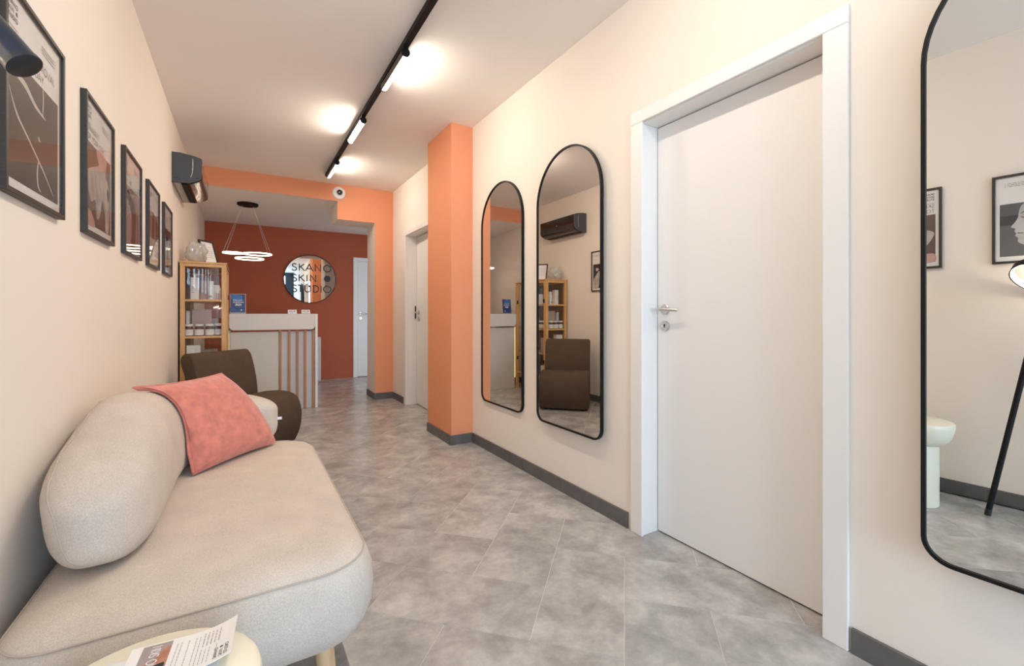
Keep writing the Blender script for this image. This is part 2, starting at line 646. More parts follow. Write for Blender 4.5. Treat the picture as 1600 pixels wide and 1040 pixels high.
# ---- walls, ceilings
struct(MB().box(XL - .12, XL, YF, YB, -.1, H + .1).build('wall_left', CREAM), 'long plain cream wall behind the sofa, hung with posters', 'wall')
struct(MB().box(XL - .12, XB, YB, YB + .12, -.1, H + .1).build('wall_back', RUST), 'dark rust orange rear wall carrying the round mirror', 'wall')
struct(MB().box(XL - .12, XR + .3, YF, YP + .05, H, H + .1).build('ceiling', CEIL), 'white main ceiling with the black lighting track', 'ceiling')
struct(MB().box(XL - .12, XB, YP + .05, YB, H2, H + .1).build('ceiling', CEIL), 'lower white ceiling over the reception desk', 'ceiling')

# right wall with two door openings; added unseen outer slab keeps sky light out
D1a, D1b = .70, 1.575       # opening of the near door along Y
D2a, D2b = 4.36, 5.235      # opening of the far door
DH = 2.02
wr = MB()
for y0, y1, z0, z1 in ((YF, D1a, 0, H), (D1b, D2a, 0, H), (D2b, YP + .02, 0, H), (D1a, D1b, DH, H), (D2a, D2b, DH, H)):
    wr.box(XR, XR + .20, y0, y1, z0, z1)
wr.box(XR + .24, XR + .30, YF, YPB, -.1, H)
struct(wr.build('wall_right', CREAM), 'cream wall with the two white doors and arched mirrors', 'wall')

struct(MB().box(XB, XB + .1, YP, YB + .1, -.1, H + .1).build('wall_right', CREAM), 'cream end wall of the rear part, out of sight behind the pier', 'wall')

# column
cm = MB().box(1.466, XR, 3.412, 3.953, 0, H)
struct(cm.build('wall_column', ORANGE), 'orange painted square column standing out of the right wall', 'column')

# partition: beam, stepped lintel and pier; only the face towards the entrance is orange
pm = MB()


def faced(x0, x1, y0, y1, z0, z1):
    vs = [(x, y, z) for z in (z0, z1) for y in (y0, y1) for x in (x0, x1)]
    for f, mi in (((0, 2, 3, 1), 1), ((4, 5, 7, 6), 1), ((0, 1, 5, 4), 0), ((2, 6, 7, 3), 1), ((0, 4, 6, 2), 1), ((1, 3, 7, 5), 1)):
        pm.add([vs[i] for i in f], [(0, 1, 2, 3)], mi)


faced(XL, XR + .3, YP, YP + .05, H2, H)
faced(.985, 1.43, YP, YPB, 2.222, H2)
faced(1.43, XR + .3, YP, YPB, 0, H2)
struct(pm.build('wall_partition', [ORANGE, CREAM]), 'orange beam, stepped lintel and pier framing the reception opening', 'wall')

# shop front behind the camera
sf = thing('window_1', 'glazed shop front with dark blue frame behind the camera', 'window', (0, 0, 0), kind='structure')
fr = MB()
for x0, x1 in ((XL, XL + .09), (.40, .50), (XR - .28, XR)):
    fr.box(x0, x1, YF - .06, YF, 0, H)
for z0, z1 in ((0, .12), (2.12, 2.20), (H - .12, H)):
    fr.box(XL + .09, XR - .28, YF - .06, YF, z0, z1)
fr.build('window_frame', FRONTBLUE, sf, bevel=.004)
for x0, x1 in ((XL + .09, .40), (.50, XR - .28)):
    for z0, z1 in ((.12, 2.12), (2.20, H - .12)):
        MB().box(x0, x1, YF - .036, YF - .028, z0, z1).build('pane', SHOPGLASS, sf)
struct(MB().box(-6, 7, -11, YF - .06, -.25, -.06).build('pavement', mat('pavement', (.32, .31, .30), .9, var=.1, scale=3)), 'grey pavement outside the shop front', 'pavement')


# ---- skirting tiles
def skirting(name, label, runs):
    """runs: (axis, fixed coordinate of the wall face, outward sign, start, end)"""
    s = thing(name, label, 'baseboard', kind='structure')
    for ax, c, sg, a, b in runs:
        y = a
        while y < b - .001:
            e = min(b, y + .61)
            if b - e < .06:
                e = b
            lo_, hi_ = (c, c + .012 * sg) if sg > 0 else (c + .012 * sg, c)
            if ax == 'x':
                MB().box(lo_, hi_, y + .001, e - .001, 0, .079).build('tile', SKIRT, s, bevel=.0012, seg=1)
            else:
                MB().box(y + .001, e - .001, lo_, hi_, 0, .079).build('tile', SKIRT, s, bevel=.0012, seg=1)
            y = e
    return s


skirting('baseboard_right', 'dark grey tile baseboard along the right wall and column',
         [('x', XR, -1, YF, .668), ('x', XR, -1, 1.629, 2.18), ('x', XR, -1, 2.18, 3.40), ('y', 3.412, -1, 1.454, XR - .012),
          ('x', 1.466, -1, 3.412, 3.953), ('x', XR, -1, 5.275, YP - .012), ('y', YP, -1, 1.418, XR - .012), ('x', 1.43, -1, YP, YPB)])
skirting('baseboard_left', 'dark grey tile baseboard along the left wall', [('x', XL, 1, YF, 7.9)])


# ---- doors
def lever(mb, sgn=1.0):
    """lever in a frame where x runs along the lever, y up, z away from the leaf"""
    mb.tube([(0, 0, .004), (0, 0, .045)], .0085, 12)
    mb.tube([(-.012, .0, .048), (0, 0, .05), (.02 * sgn, 0, .052), (.05 * sgn, -.002, .05), (.094 * sgn, -.004, .044), (.100 * sgn, -.004, .039)],
            [.007, .0095, .0095, .0085, .0078, .006], 12)


def handle_set(parent, loc, basis, sgn):
    M = Matrix((basis[0], basis[1], basis[2])).transposed().to_4x4()
    M.translation = loc
    M2 = M.copy()
    MB().lathe([(.0255, 0), (.0255, .006), (.022, .009)], 32).build('rosette', STEEL, parent, smooth=35, tf=M)
    mb = MB()
    lever(mb, sgn)
    mb.build('door_handle', STEEL, parent, smooth=50, tf=M)
    M2.translation = Vector(loc) + Vector(basis[1]) * -.079
    e = MB()
    e.lathe([(.0255, 0), (.0255, .006), (.022, .009), (.012, .009), (.011, .0075)], 32, mi=0)
    e.prism([(.0032 * math.cos(a), .004 + .0045 * math.sin(a)) for a in [R(t) for t in range(-30, 211, 30)]] + [(-.0017, -.008), (.0017, -.008)], .0076, .0098, 1)
    e.build('keyhole_cover', [STEEL, DARKHOLE], parent, smooth=35, tf=M2)


def wall_door(name, label, ya, yb, leaf_x, handle_y, ajar=0.0, sgn=1.0):
    """door in the right wall; ya..yb is the clear opening between the linings"""
    d = thing(name, label, 'door', (0, 0, 0), kind='structure')
    x0 = XR - .014
    cw = .078
    top = 1.992
    # casing: two uprights and a head, each with a small step
    for y0, y1 in ((ya - cw + .01, ya + .006), (yb - .006, yb + cw - .01)):
        MB().box(x0, XR, y0, y1, 0, top + .006).build('casing', WHITE, d, bevel=.003)
    MB().box(x0, XR, ya - cw + .01, yb + cw - .01, top + .0062, top + .066).build('casing', WHITE, d, bevel=.003)
    # lining with a rebate
    for y0, y1 in ((ya - .034, ya), (yb, yb + .034)):
        MB().box(XR, XR + .145, y0, y1, 0, top).build('lining', WHITE, d, bevel=.002)
    MB().box(XR, XR + .145, ya - .034, yb + .034, top, top + .026).build('lining', WHITE, d, bevel=.002)
    leaf = MB().box(0, .04, ya - yb + .006, -.004 if not ajar else -.004, .007, top - .005).build('door_leaf', WHITE, None, bevel=.002)
    leaf.parent = d
    leaf.location = (leaf_x, yb, 0)
    if ajar:
        # hinge at the near jamb: swing the leaf into the room beyond
        hy = ya
        leaf.data.transform(Matrix.Translation((0, yb - hy, 0)))
        leaf.location = (leaf_x, hy, 0)
        leaf.rotation_euler = (0, 0, R(-ajar))
    return d, leaf


d1, leaf1 = wall_door('door_1', 'large white door in the right wall between the mirrors', .742, 1.538, XR + .100, 1.49)
handle_set(d1, (XR + .100, 1.487, 1.094), FACE_NX, 1.0)
d2, leaf2 = wall_door('door_2', 'white door standing ajar beyond the orange column', 4.40, 5.195, XR + .098, 5.1, ajar=2.2)
handle_set(d2, (XR + .122, 5.115, 1.094), FACE_NX, 1.0)
MB().box(XR + .102, XR + .116, 5.190, 5.1955, 1.02, 1.17).build('strike_plate', BLACK, d2)

d3 = thing('door_3', 'white door in the rust coloured rear wall', 'door', kind='structure')
for y0, y1 in ((1.616, 1.686), (2.40, 2.47)):
    MB().box(y0, y1, YB - .014, YB, 0, 2.04).build('casing', WHITE, d3, bevel=.003)
MB().box(1.686, 2.40, YB - .014, YB, 1.975, 2.04).build('casing', WHITE, d3, bevel=.003)
MB().box(1.688, 2.398, YB - .008, YB, .008, 1.973).build('door_leaf', WHITE, d3, bevel=.002)
handle_set(d3, (1.735, YB - .008, 1.085), FACE_NY, 1.0)


# ================================================================== LIGHTS IN THE ROOM
rail = tag(MB().box(.789, .823, .3, 5.37, H - .034, H).build('track_rail', BLACK, bevel=.003), 'long black lighting rail fixed along the main ceiling', 'lighting track')


def track_light(y0, y1, side, label, strength_idx=0):
    t = thing('track_light', label, 'lamp', (.806, (y0 + y1) / 2, H - .034), 'linear spotlights on the ceiling rail')
    L_ = (y1 - y0) / 2
    r = .023
    c = -.030
    body, glow = [], []
    n = 12
    a0 = R(-120)      # the lit window covers the side and most of the underside
    a1 = R(5)
    for e, acc, aa, bb, rr in ((0, body, a1, a0 + 2 * PI, r), (1, glow, a0, a1, r - .001)):
        for y in (-L_ + .012, L_ - .012):
            acc.append([(side * rr * math.cos(aa + (bb - aa) * i / n), y, c + rr * math.sin(aa + (bb - aa) * i / n)) for i in range(n + 1)])
    MB().loft(body, False, False).build('lamp_housing', BRONZE, t, smooth=40)
    MB().loft(glow, False, False).build('diffuser', LAMPGLOW, t, smooth=40)
    for y in (-L_, L_ - .012):
        b = MB()
        b.loft([[(.0245 * math.cos(2 * PI * i / 24), yy, c + .0245 * math.sin(2 * PI * i / 24)) for i in range(24)] for yy in (y, y + .012)])
        b.build('end_cap', BLACK, t, smooth=40)
        MB().box(-.014, .014, y - .012 if y > 0 else y, y + .012 if y > 0 else y + .03, -.012, 0).build('rail_adapter', BLACK, t)
    return t


track_light(4.72, 5.24, 1, 'black linear spotlight at the far end of the ceiling rail, glowing towards the right wall')
track_light(3.585, 4.08, -1, 'middle linear spotlight of the ceiling rail, glowing towards the poster wall')
track_light(2.53, 3.01, 1, 'linear spotlight nearest the viewer in frame, above the arched mirrors')
track_light(.72, 1.08, 1, 'added linear spotlight on the rail, out of view overhead, brightening the white door side')  # added lamp, never in view, lifts the right wall and near floor
track_light(1.42, 1.92, -1, 'linear spotlight on the rail just above the frame, over the sofa')


def pendant():
    t = thing('pendant_lamp', 'pendant lamp of three glowing rings hanging over the reception desk', 'lamp', (.055, 6.46, H2))
    MB().lathe([(.115, 0), (.115, -.018), (.108, -.028), (.0, -.028)], 40, caps=False).build('ceiling_rose', BLACK, t, smooth=40)
    rings = [(-.155, -.02, -.620, .105), (.105, .0, -.615, .155), (.020, -.06, -.684, .150)]
    cords = [(-.05, .03), (.05, .03), (0, -.06)]
    for k, (cx, cy, cz, r) in enumerate(rings):
        n = 48
        pts = []
        a = MB()
        b = MB()
        # band: dark metal top half, glowing lower band
        for mb, prof in ((a, [(r + .006, .008), (r + .006, .003), (r - .006, .003), (r - .006, .008)]),
                         (b, [(r + .0055, .003), (r + .0055, -.009), (r - .0055, -.009), (r - .0055, .003)])):
            ringsq = [[(cx + rr * math.cos(2 * PI * i / n), cy + rr * math.sin(2 * PI * i / n), cz + z) for i in range(n)] for rr, z in prof]
            ringsq.append(ringsq[0])
            mb.loft(ringsq, False)
        hoop = a.build('ring', BLACK, t, smooth=40)
        d = b.build('diffuser', RINGGLOW, hoop, smooth=40)
        if k == 2:
            MB().tube([(cx + .118, cy + .092, cz + .006), (cx + .118, cy + .092, rings[1][2] + .004)], .003, 8).build('link', BLACK, t)
            continue
        for s in range(2):
            an = (2.9, .1)[k] + (.55 if s else -.55)
            MB().tube([(cords[k][0] + .01 * math.cos(an), cords[k][1] + .01 * math.sin(an), -.026), (cx + r * math.cos(an), cy + r * math.sin(an), cz + .009)], .0012, 6).build('cord', PAPER, t)
    return t


pendant()

# floor lamp by the near end of the sofa: only the head end shows directly, the rest in the near mirror
fl = thing('floor_lamp', 'black tripod floor lamp with glowing hoop beside the small round table', 'lamp', (-.30, .42, 0))


def F(x, y, z):
    return (x + .30, y - .42, z)


hub = (-.325, .42, 1.30)
for foot in ((-.19, .62, 0.0), (-.435, .20, 0.0), (-.23, .22, 0.0)):
    a, b = Vector(F(*hub)), Vector(F(*foot))
    d = (b - a).normalized()
    leg = MB().tube([a + d * .03, b + Vector((0, 0, .012))], .0125, 14).build('leg', BLACK, fl, smooth=40)
    MB().tube([b + Vector((0, 0, .012)) - d * .03, b + Vector((0, 0, .009))], .0135, 14).build('rubber_foot', BLACKP, leg, smooth=40)
MB().lathe([(0, 1.27), (.03, 1.275), (.034, 1.30), (.034, 1.34), (.02, 1.36), (0, 1.36)], 24, c=F(-.325, .42, 0)).build('hub', BLACK, fl, smooth=40)
MB().tube([F(-.325, .42, 1.345), F(-.29, .435, 1.358), F(-.235, .452, 1.352), F(-.20, .452, 1.332)], .0085, 14).build('arm', NAVY, fl, smooth=40)
hp = [Vector(F(-.208, .4516, 1.3395)), Vector(F(-.162, .4393, 1.2824)), Vector(F(-.128, .430, 1.240))]
MB().tube(hp, [.0125, .0108, .0098], 28).build('head_tube', NAVY, fl, smooth=40)
dd = (hp[2] - hp[1]).normalized()
MB().tube([hp[2], hp[2] + dd * .003, hp[2] + dd * .004], [.0103, .0103, .0090], 28).build('end_cap', BLACKP, fl, smooth=40)
# glowing hoop
hc = Vector(F(-.325, .427, 1.262))
nrm = Vector((.55, .25, -.8)).normalized()
e1 = nrm.cross(Vector((0, 0, 1))).normalized()
e2 = nrm.cross(e1)


def hoop(r0, r1, h0, h1, mb, n=48):
    prof = [(r1, h0), (r1, h1), (r0, h1), (r0, h0)]
    rings = [[hc + (e1 * math.cos(2 * PI * i / n) + e2 * math.sin(2 * PI * i / n)) * rr + nrm * hh for i in range(n)] for rr, hh in prof]
    rings.append(rings[0])
    mb.loft(rings, False)


mb = MB()
hoop(.130, .135, -.018, .018, mb)
hb = mb.build('hoop', BLACK, fl, smooth=40)
mb = MB()
hoop(.125, .1298, -.014, .014, mb)
mb.build('diffuser', HOOPGLOW, hb, smooth=40)
MB().tube([F(-.325, .42, 1.22), hc + e2 * -.132 if (e2.z < 0) else hc + e2 * .132], .006, 8).build('hoop_holder', BLACK, fl)
MB().tube([F(-.42, .24, .012), F(-.452, .4, .006), F(-.448, .62, .006), F(-.44, .8, .006), F(-.446, 1.0, .006), F(-.45, 1.16, .006)], .004, 8).build('power_cord', BLACKP, fl, smooth=60)


# ================================================================== MIRRORS
def arch(w, h, r, n=28, inset=0.0):
    """outline of a round-topped mirror, bottom centre at (0, 0)"""
    hw, rb = w / 2 - inset, max(.005, r - inset)
    b = inset
    p = []
    p += [(hw - rb + rb * math.cos(R(a)), b + rb + rb * math.sin(R(a))) for a in [-90 + 90 * i / 8 for i in range(9)]]
    cy = h - w / 2
    p += [(hw * math.cos(R(180 * i / n)), cy + hw * math.sin(R(180 * i / n))) for i in range(n + 1)]
    p += [(-hw + rb + rb * math.cos(R(a)), b + rb + rb * math.sin(R(a))) for a in [180 + 90 * i / 8 for i in range(9)]]
    return p


def arched_mirror(yc, z0, label, w=.607, h=1.655, yaw=0.0, off=.024):
    a = R(yaw)
    nx = (-math.cos(a), -math.sin(a), 0)
    rx = (math.sin(a), -math.cos(a), 0)
    t = thing('arched_mirror', label, 'mirror', (XR - off, yc, z0), 'arched mirrors on the right wall', (rx, (0, 0, 1), nx))
    o, i1 = arch(w, h, .065), arch(w, h, .065, inset=.0095)
    mb = MB()
    mb.loft([[(x, y, 0) for x, y in o], [(x, y, .018) for x, y in o], [(x, y, .018) for x, y in i1], [(x, y, 0.0) for x, y in i1], [(x, y, 0) for x, y in o]], False)
    mb.build('mirror_frame', BLACK, t, smooth=35)
    MB().prism(i1, .002, .0120).build('mirror_glass', MIRROR, t)
    return t


arched_mirror(2.911, .386, 'narrow looking arched mirror nearest the orange column, showing the desk', w=.616, h=1.668, off=.001)
arched_mirror(2.09, .395, 'second arched mirror beside the white door, showing the brown chair')
arched_mirror(.178, .40, 'arched mirror at the right edge of the photo, showing the side table and lamp leg', yaw=2.0, off=.036)

rm = thing('round_mirror', 'round wall mirror with black lettering on the rust rear wall', 'mirror', (.945, YB - .001, 1.645), basis=FACE_NY)
mb = MB()
n = 72
mb.loft([[(r * math.cos(2 * PI * i / n), r * math.sin(2 * PI * i / n), z) for i in range(n)] for r, z in ((.392, 0), (.392, .022), (.382, .022), (.382, 0), (.392, 0))], False)
mb.build('mirror_frame', BLACK, rm, smooth=35)
MB().prism([(.3825 * math.cos(2 * PI * i / n), .3825 * math.sin(2 * PI * i / n)) for i in range(n)], .003, .015).build('mirror_glass', MIRROR, rm)
mb = MB()
logo(mb, -.273, .2365, .583, z=.0158)
mb.build('lettering', INK, rm)


# ================================================================== POSTERS ON THE LEFT WALL
PW, PH, PT = .395, .492, .018
PRINT = {}


def pm_(name, col, var=.25, scale=5, rough=.6):
    if name not in PRINT:
        PRINT[name] = mat('print_' + name, col, rough, var=var, scale=scale, detail=5)
    return PRINT[name]


def blob(pts, n=6):
    """smooth closed outline through points (Catmull-Rom)"""
    out = []
    m = len(pts)
    for i in range(m):
        p0, p1, p2, p3 = [Vector(pts[(i + k) % m]) for k in (-1, 0, 1, 2)]
        for s in range(n):
            t = s / n
            q = .5 * ((2 * p1) + (-p0 + p2) * t + (2 * p0 - 5 * p1 + 4 * p2 - p3) * t * t + (-p0 + 3 * p1 - 3 * p2 + p3) * t ** 3)
            out.append((q.x, q.y))
    return out


def curve_pts(pts, n=8):
    out = []
    m = len(pts)
    for i in range(m - 1):
        p0, p1, p2, p3 = [Vector(pts[min(max(i + k, 0), m - 1)]) for k in (-1, 0, 1, 2)]
        for s in range(n):
            t = s / n
            q = .5 * ((2 * p1) + (-p0 + p2) * t + (2 * p0 - 5 * p1 + 4 * p2 - p3) * t * t + (-p0 + 3 * p1 - 3 * p2 + p3) * t ** 3)
            out.append((q.x, q.y))
    out.append(tuple(pts[-1]))
    return out


def taper(mb, pts, ws, z, mi):
    pts = curve_pts(pts)
    n = len(pts)
    L_, R_ = [], []
    for i, p in enumerate(pts):
        a, b = Vector(pts[max(i - 1, 0)]), Vector(pts[min(i + 1, n - 1)])
        d = (b - a).normalized()
        f = i / (n - 1) * (len(ws) - 1)
        k = min(int(f), len(ws) - 2)
        w = ws[k] + (ws[k + 1] - ws[k]) * (f - k)
        L_.append((p[0] - d.y * w / 2, p[1] + d.x * w / 2, z))
        R_.append((p[0] + d.y * w / 2, p[1] - d.x * w / 2, z))
    mb.add(L_ + R_, [(i, i + 1, n + i + 1, n + i) for i in range(n - 1)], mi)


IX0, IX1, IY0, IY1 = -.150, .150, -.212, .062     # picture area inside the sheet


def poster(yc, label, title, art, seed):
    t = thing('framed_poster', label, 'poster', (XL + .0005, yc, 1.599), 'framed posters on the left wall', FACE_PX)
    w, h, fw = PW / 2, PH / 2, .013
    mb = MB()
    out = [(-w, -h), (w, -h), (w, h), (-w, h)]
    inn = [(-w + fw, -h + fw), (w - fw, -h + fw), (w - fw, h - fw), (-w + fw, h - fw)]
    mb.loft([[(x, y, 0) for x, y in out], [(x, y, PT) for x, y in out], [(x, y, PT) for x, y in inn], [(x, y, 0) for x, y in inn], [(x, y, 0) for x, y in out]], False)
    mb.build('frame', FRAMEBLK, t, bevel=.0012, seg=1)
    MB().box(-w + fw, w - fw, -h + fw, h - fw, .003, .008).build('sheet', PAPER, t)
    # picture
    mb = MB()
    mats = art(mb)
    mb.v = [(x * 1.12, -.207 + (y + .212) * 1.066, z) for x, y, z in mb.v]
    mb.build('picture', mats, t)
    # words
    mb = MB()
    rng = random.Random(seed)
    logo(mb, -.163, .214, .056, sw=.0022, z=.0090)
    mb.flat([(-.163, .152), (-.107, .152), (-.107, .1536), (-.163, .1536)], .009)
    mb.build('logo', INK, t)
    mb = MB()
    for k, s in enumerate(title):
        text(mb, s, -.163, .127 - k * .031, .0195, .0022, .25, .009)
    mb.build('title', INK, t)
    mb = MB()
    for k in range(3):
        line_text(mb, .045, .196 - k * .0085, .095, .0055, rng, .009)
    mb.flat([(.147, .176), (.1485, .176), (.1485, .202), (.147, .202)], .009)
    mb.build('small_print', GREYINK, t)
    MB().box(-w + fw, w - fw, -h + fw, h - fw, .0125, .0145).build('glass_pane', PGLASS, t)
    return t


def rect(mb, x0, y0, x1, y1, z, mi):
    mb.flat([(x0, y0), (x1, y0), (x1, y1), (x0, y1)], z, mi)


def art_lines(mb):      # dark figure with pale rim light
    rect(mb, IX0, IY0, IX1, IY1, .0084, 0)
    taper(mb, [(-.128, .028), (-.06, .025), (.0, .0), (.065, -.012)], [.004, .016, .012, .003], .0088, 1)
    taper(mb, [(.048, .062), (.050, .03), (.046, -.006)], [.005, .007, .004], .0088, 1)
    taper(mb, [(-.138, -.012), (-.10, -.06), (-.04, -.095), (.02, -.13), (.075, -.165), (.115, -.195)], [.003, .008, .006, .006, .004, .002], .0088, 1)
    taper(mb, [(.02, -.13), (.012, -.165), (.018, -.195), (.035, -.205)], [.004, .007, .007, .003], .0088, 1)
    taper(mb, [(.018, -.072), (.03, -.08)], [.009, .006], .0088, 1)
    return [pm_('smoke', (.062, .048, .038)), pm_('rim_light', (.60, .55, .50), .1)]


def art_hands(mb):      # pale hands folded over a dark ground
    rect(mb, IX0, IY0, IX1, IY1, .0084, 0)
    mb.flat(blob([(-.03, .062), (.09, .062), (.085, .02), (.075, -.02), (.05, -.03), (.0, .01)]), .0087, 2)
    mb.flat(blob([(-.145, -.05), (-.10, -.02), (-.04, .0), (.02, .02), (.07, .0), (.12, -.03), (.135, -.10), (.12, -.2), (.08, -.205), (.075, -.15), (.04, -.10), (.01, -.16), (-.03, -.18), (-.05, -.12), (-.10, -.13)]), .0088, 1)
    mb.flat(blob([(-.145, -.212), (-.145, -.165), (-.09, -.17), (-.05, -.212)]), .00885, 2)
    for k, (x, y) in enumerate(((-.09, -.05), (-.05, -.03), (0, -.02), (.05, -.04))):
        taper(mb, [(x, y), (x + .012, y - .05), (x + .03, y - .10)], [.003, .006, .003], .0089, 3)
    mb.flat(blob([(.10, -.045), (.125, -.05), (.125, -.085), (.105, -.08)]), .0089, 4)
    return [pm_('dark_ground', (.13, .085, .065)), pm_('pale_skin', (.48, .42, .38), .3, 14), pm_('pink_skin', (.55, .36, .31), .15), pm_('skin_shadow', (.20, .14, .12)), pm_('deep_black', (.02, .018, .018))]


def art_legs(mb):       # legs, with a dark corner above
    rect(mb, IX0, IY0, IX1, IY1, .0084, 1)
    mb.flat([(IX0, .062), (.06, -.0), (.06, -.012), (IX0, .0)], .0086, 2)
    mb.flat(blob([(-.08, -.01), (-.02, -.05), (-.01, -.12), (-.03, -.212), (.06, -.212), (.07, -.13), (.08, -.05), (.04, -.005)]), .0087, 0)
    mb.flat(blob([(.10, -.02), (.125, -.06), (.13, -.212), (.112, -.212), (.108, -.1)]), .0087, 0)
    taper(mb, [(-.10, -.01), (-.05, -.05), (-.03, -.09)], [.004, .012, .003], .0089, 3)
    return [pm_('brown_shadow', (.10, .055, .045)), pm_('rosy_skin', (.42, .29, .27), .2), pm_('deep_black', (.02, .018, .018)), pm_('light_skin', (.60, .50, .46), .1)]


def art_back(mb):       # torso from behind, pale cloth below
    rect(mb, IX0, IY0, IX1, IY1, .0084, 1)
    mb.flat(blob([(IX0, .06), (-.10, .062), (-.09, -.02), (-.11, -.085), (IX0, -.085)]), .0087, 0)
    mb.flat(blob([(-.02, .062), (.03, .06), (.035, -.03), (.02, -.085), (-.03, -.085), (-.035, -.02)]), .0087, 0)
    mb.flat(blob([(.09, .062), (.145, .05), (.145, -.085), (.10, -.085), (.085, -.01)]), .0087, 0)
    rect(mb, IX0, IY0, IX1, -.085, .0088, 2)
    taper(mb, [(-.08, -.10), (-.03, -.15), (.0, -.2)], [.003, .006, .003], .0089, 3)
    return [pm_('red_brown', (.15, .07, .055)), pm_('rosy_skin', (.42, .29, .27), .2), pm_('pale_cloth', (.60, .555, .51), .12), pm_('cloth_fold', (.40, .36, .33), .1)]


def art_arm(mb):        # dark hair falling beside a pale shoulder
    rect(mb, IX0, IY0, IX1, IY1, .0084, 0)
    mb.flat(blob([(-.145, .05), (-.10, .03), (-.06, -.05), (-.03, -.14), (-.05, -.21), (-.145, -.21)]), .0087, 1)
    mb.flat(blob([(.05, -.02), (.10, -.06), (.145, -.12), (.145, -.21), (.07, -.21), (.05, -.12)]), .0087, 1)
    mb.flat(blob([(.06, .0), (.09, .02), (.11, .0), (.09, -.02)]), .0088, 2)
    taper(mb, [(-.06, .04), (-.02, -.06), (.01, -.19)], [.004, .010, .005], .0088, 3)
    return [pm_('hair_black', (.035, .028, .026), .5, 22), pm_('pale_skin', (.48, .42, .38), .3, 14), pm_('light_skin', (.60, .50, .46), .1), pm_('skin_shadow', (.20, .14, .12))]


def art_profile(mb):    # a face in profile against grey
    rect(mb, IX0, IY0, IX1, IY1, .0084, 0)
    mb.flat([(IX0, .0), (IX1, .0), (IX1, -.05), (IX0, -.05)], .0086, 3)
    face = [(.02, .062), (.07, .055), (.085, .02), (.088, -.01), (.098, -.035), (.112, -.06), (.098, -.07), (.1, -.085), (.094, -.094), (.098, -.106), (.088, -.12), (.088, -.14), (.06, -.16), (.02, -.155), (-.01, -.212), (-.09, -.212), (-.07, -.1), (-.04, .02)]
    mb.flat(blob(face, 4), .0087, 1)
    mb.flat(blob([(IX0, .062), (.03, .062), (.06, .05), (.0, .02), (-.02, -.05), (-.05, -.12), (-.09, -.212), (IX0, -.212)], 4), .0088, 2)
    taper(mb, [(.05, -.012), (.066, -.016), (.08, -.012)], [.002, .005, .002], .0089, 2)
    taper(mb, [(.045, .01), (.065, .014), (.08, .006)], [.002, .004, .002], .0089, 2)
    taper(mb, [(.07, -.096), (.09, -.094)], [.002, .005], .0089, 2)
    return [pm_('grey_ground', (.12, .12, .125), .15, 2), pm_('grey_skin', (.50, .48, .47), .2, 8), pm_('hair_black', (.035, .028, .026), .5, 22), pm_('dark_grey', (.06, .06, .064), .2, 2)]


poster(1.655, 'largest looking black framed poster by the floor lamp, pale lines of a body on dark', ['LASER HAIR REMOVAL', 'FOR EVERY DAY'], art_lines, 1)
poster(2.27, 'framed poster second along the wall from the floor lamp, pale folded hands', ['PERMANENT', 'FOR YOUR LOOK'], art_hands, 2)
poster(2.868, 'middle framed poster above the sofa, rosy legs under a dark corner', ['SMOOTH', 'SKIN CARE'], art_legs, 3)
poster(3.472, 'framed poster between the legs poster and the last one, red brown back above pale cloth', ['BODY', 'CARE'], art_back, 4)
poster(4.076, 'last framed poster below the air conditioner, dark hair beside a shoulder', ['HAIR', 'CARE'], art_arm, 5)
poster(1.050, 'framed poster seen only in the near mirror, edge behind the mirror frame', ['SKIN', 'TO TAKE'], art_hands, 6)
poster(.445, 'framed grey poster of a face in profile, seen in the near mirror', ['FACE', 'CARE'], art_profile, 7)

# ================================================================== AIR CONDITIONER
ac = thing('air_conditioner', 'dark wall air conditioner mounted high on the left wall', 'air conditioner', (XL, 4.38, 2.105))
prof = [(0, .240), (.05, .242), (.150, .228), (.192, .214), (.196, .205), (.196, .072), (.190, .050), (.170, .032), (.140, .018), (.115, .006), (.0, .0)]


def ac_ring(y, k=0.0):
    cx, cz = .1, .12
    return [(x + (cx - x) * k if x > 0 else 0, y, z + (cz - z) * k) for x, z in prof]


MB().loft([ac_ring(.0, .02), ac_ring(.004), ac_ring(.012)]).build('end_panel', ACGREY, ac, smooth=40)
MB().loft([ac_ring(.733), ac_ring(.741), ac_ring(.745, .02)]).build('end_panel', ACGREY, ac, smooth=40)
MB().loft([ac_ring(.0122, .004), ac_ring(.7328, .004)]).build('housing', ACGLOSS, ac, smooth=40)
# curved outlet flap, seam line, vents and side screws
fp = [(.1975, .100), (.1985, .060), (.192, .044), (.172, .026), (.142, .012), (.118, .001)]
fq = [(x - .004, z + .003) for x, z in fp]
MB().loft([[(x, y, z) for x, z in fp] + [(x, y, z) for x, z in fq[::-1]] for y in (.02, .725)]).build('outlet_flap', mat('bronze_gloss', (.045, .034, .030), .16, coat=.4), ac, smooth=40)
MB().box(.06, .10, .03, .715, -.003, .001).build('outlet_slot', DARKHOLE, ac)
mb = MB()
mb.tube([(.135, -.0004, .205), (.136, -.0004, .14), (.132, -.0004, .09), (.122, -.0004, .055)], .0012, 6)
mb.build('panel_seam', STEEL, ac)
for (x, z) in ((.012, .035), (.03, .038), (.045, .03), (.158, .052), (.168, .052)):
    MB().box(x, x + .010, -.0012, .002, z, z + .004).build('side_vent', DARKHOLE, ac)
MB().box(.1962, .1972, .36, .375, .12, .125).build('status_light', WHITE2, ac)

# ================================================================== SOFA
sofa = thing('sofa', 'beige fabric sofa with rounded pebble back on oak legs against the left wall', 'sofa', (-.08, 1.95, 0))
SX, SY = -.08, 1.95


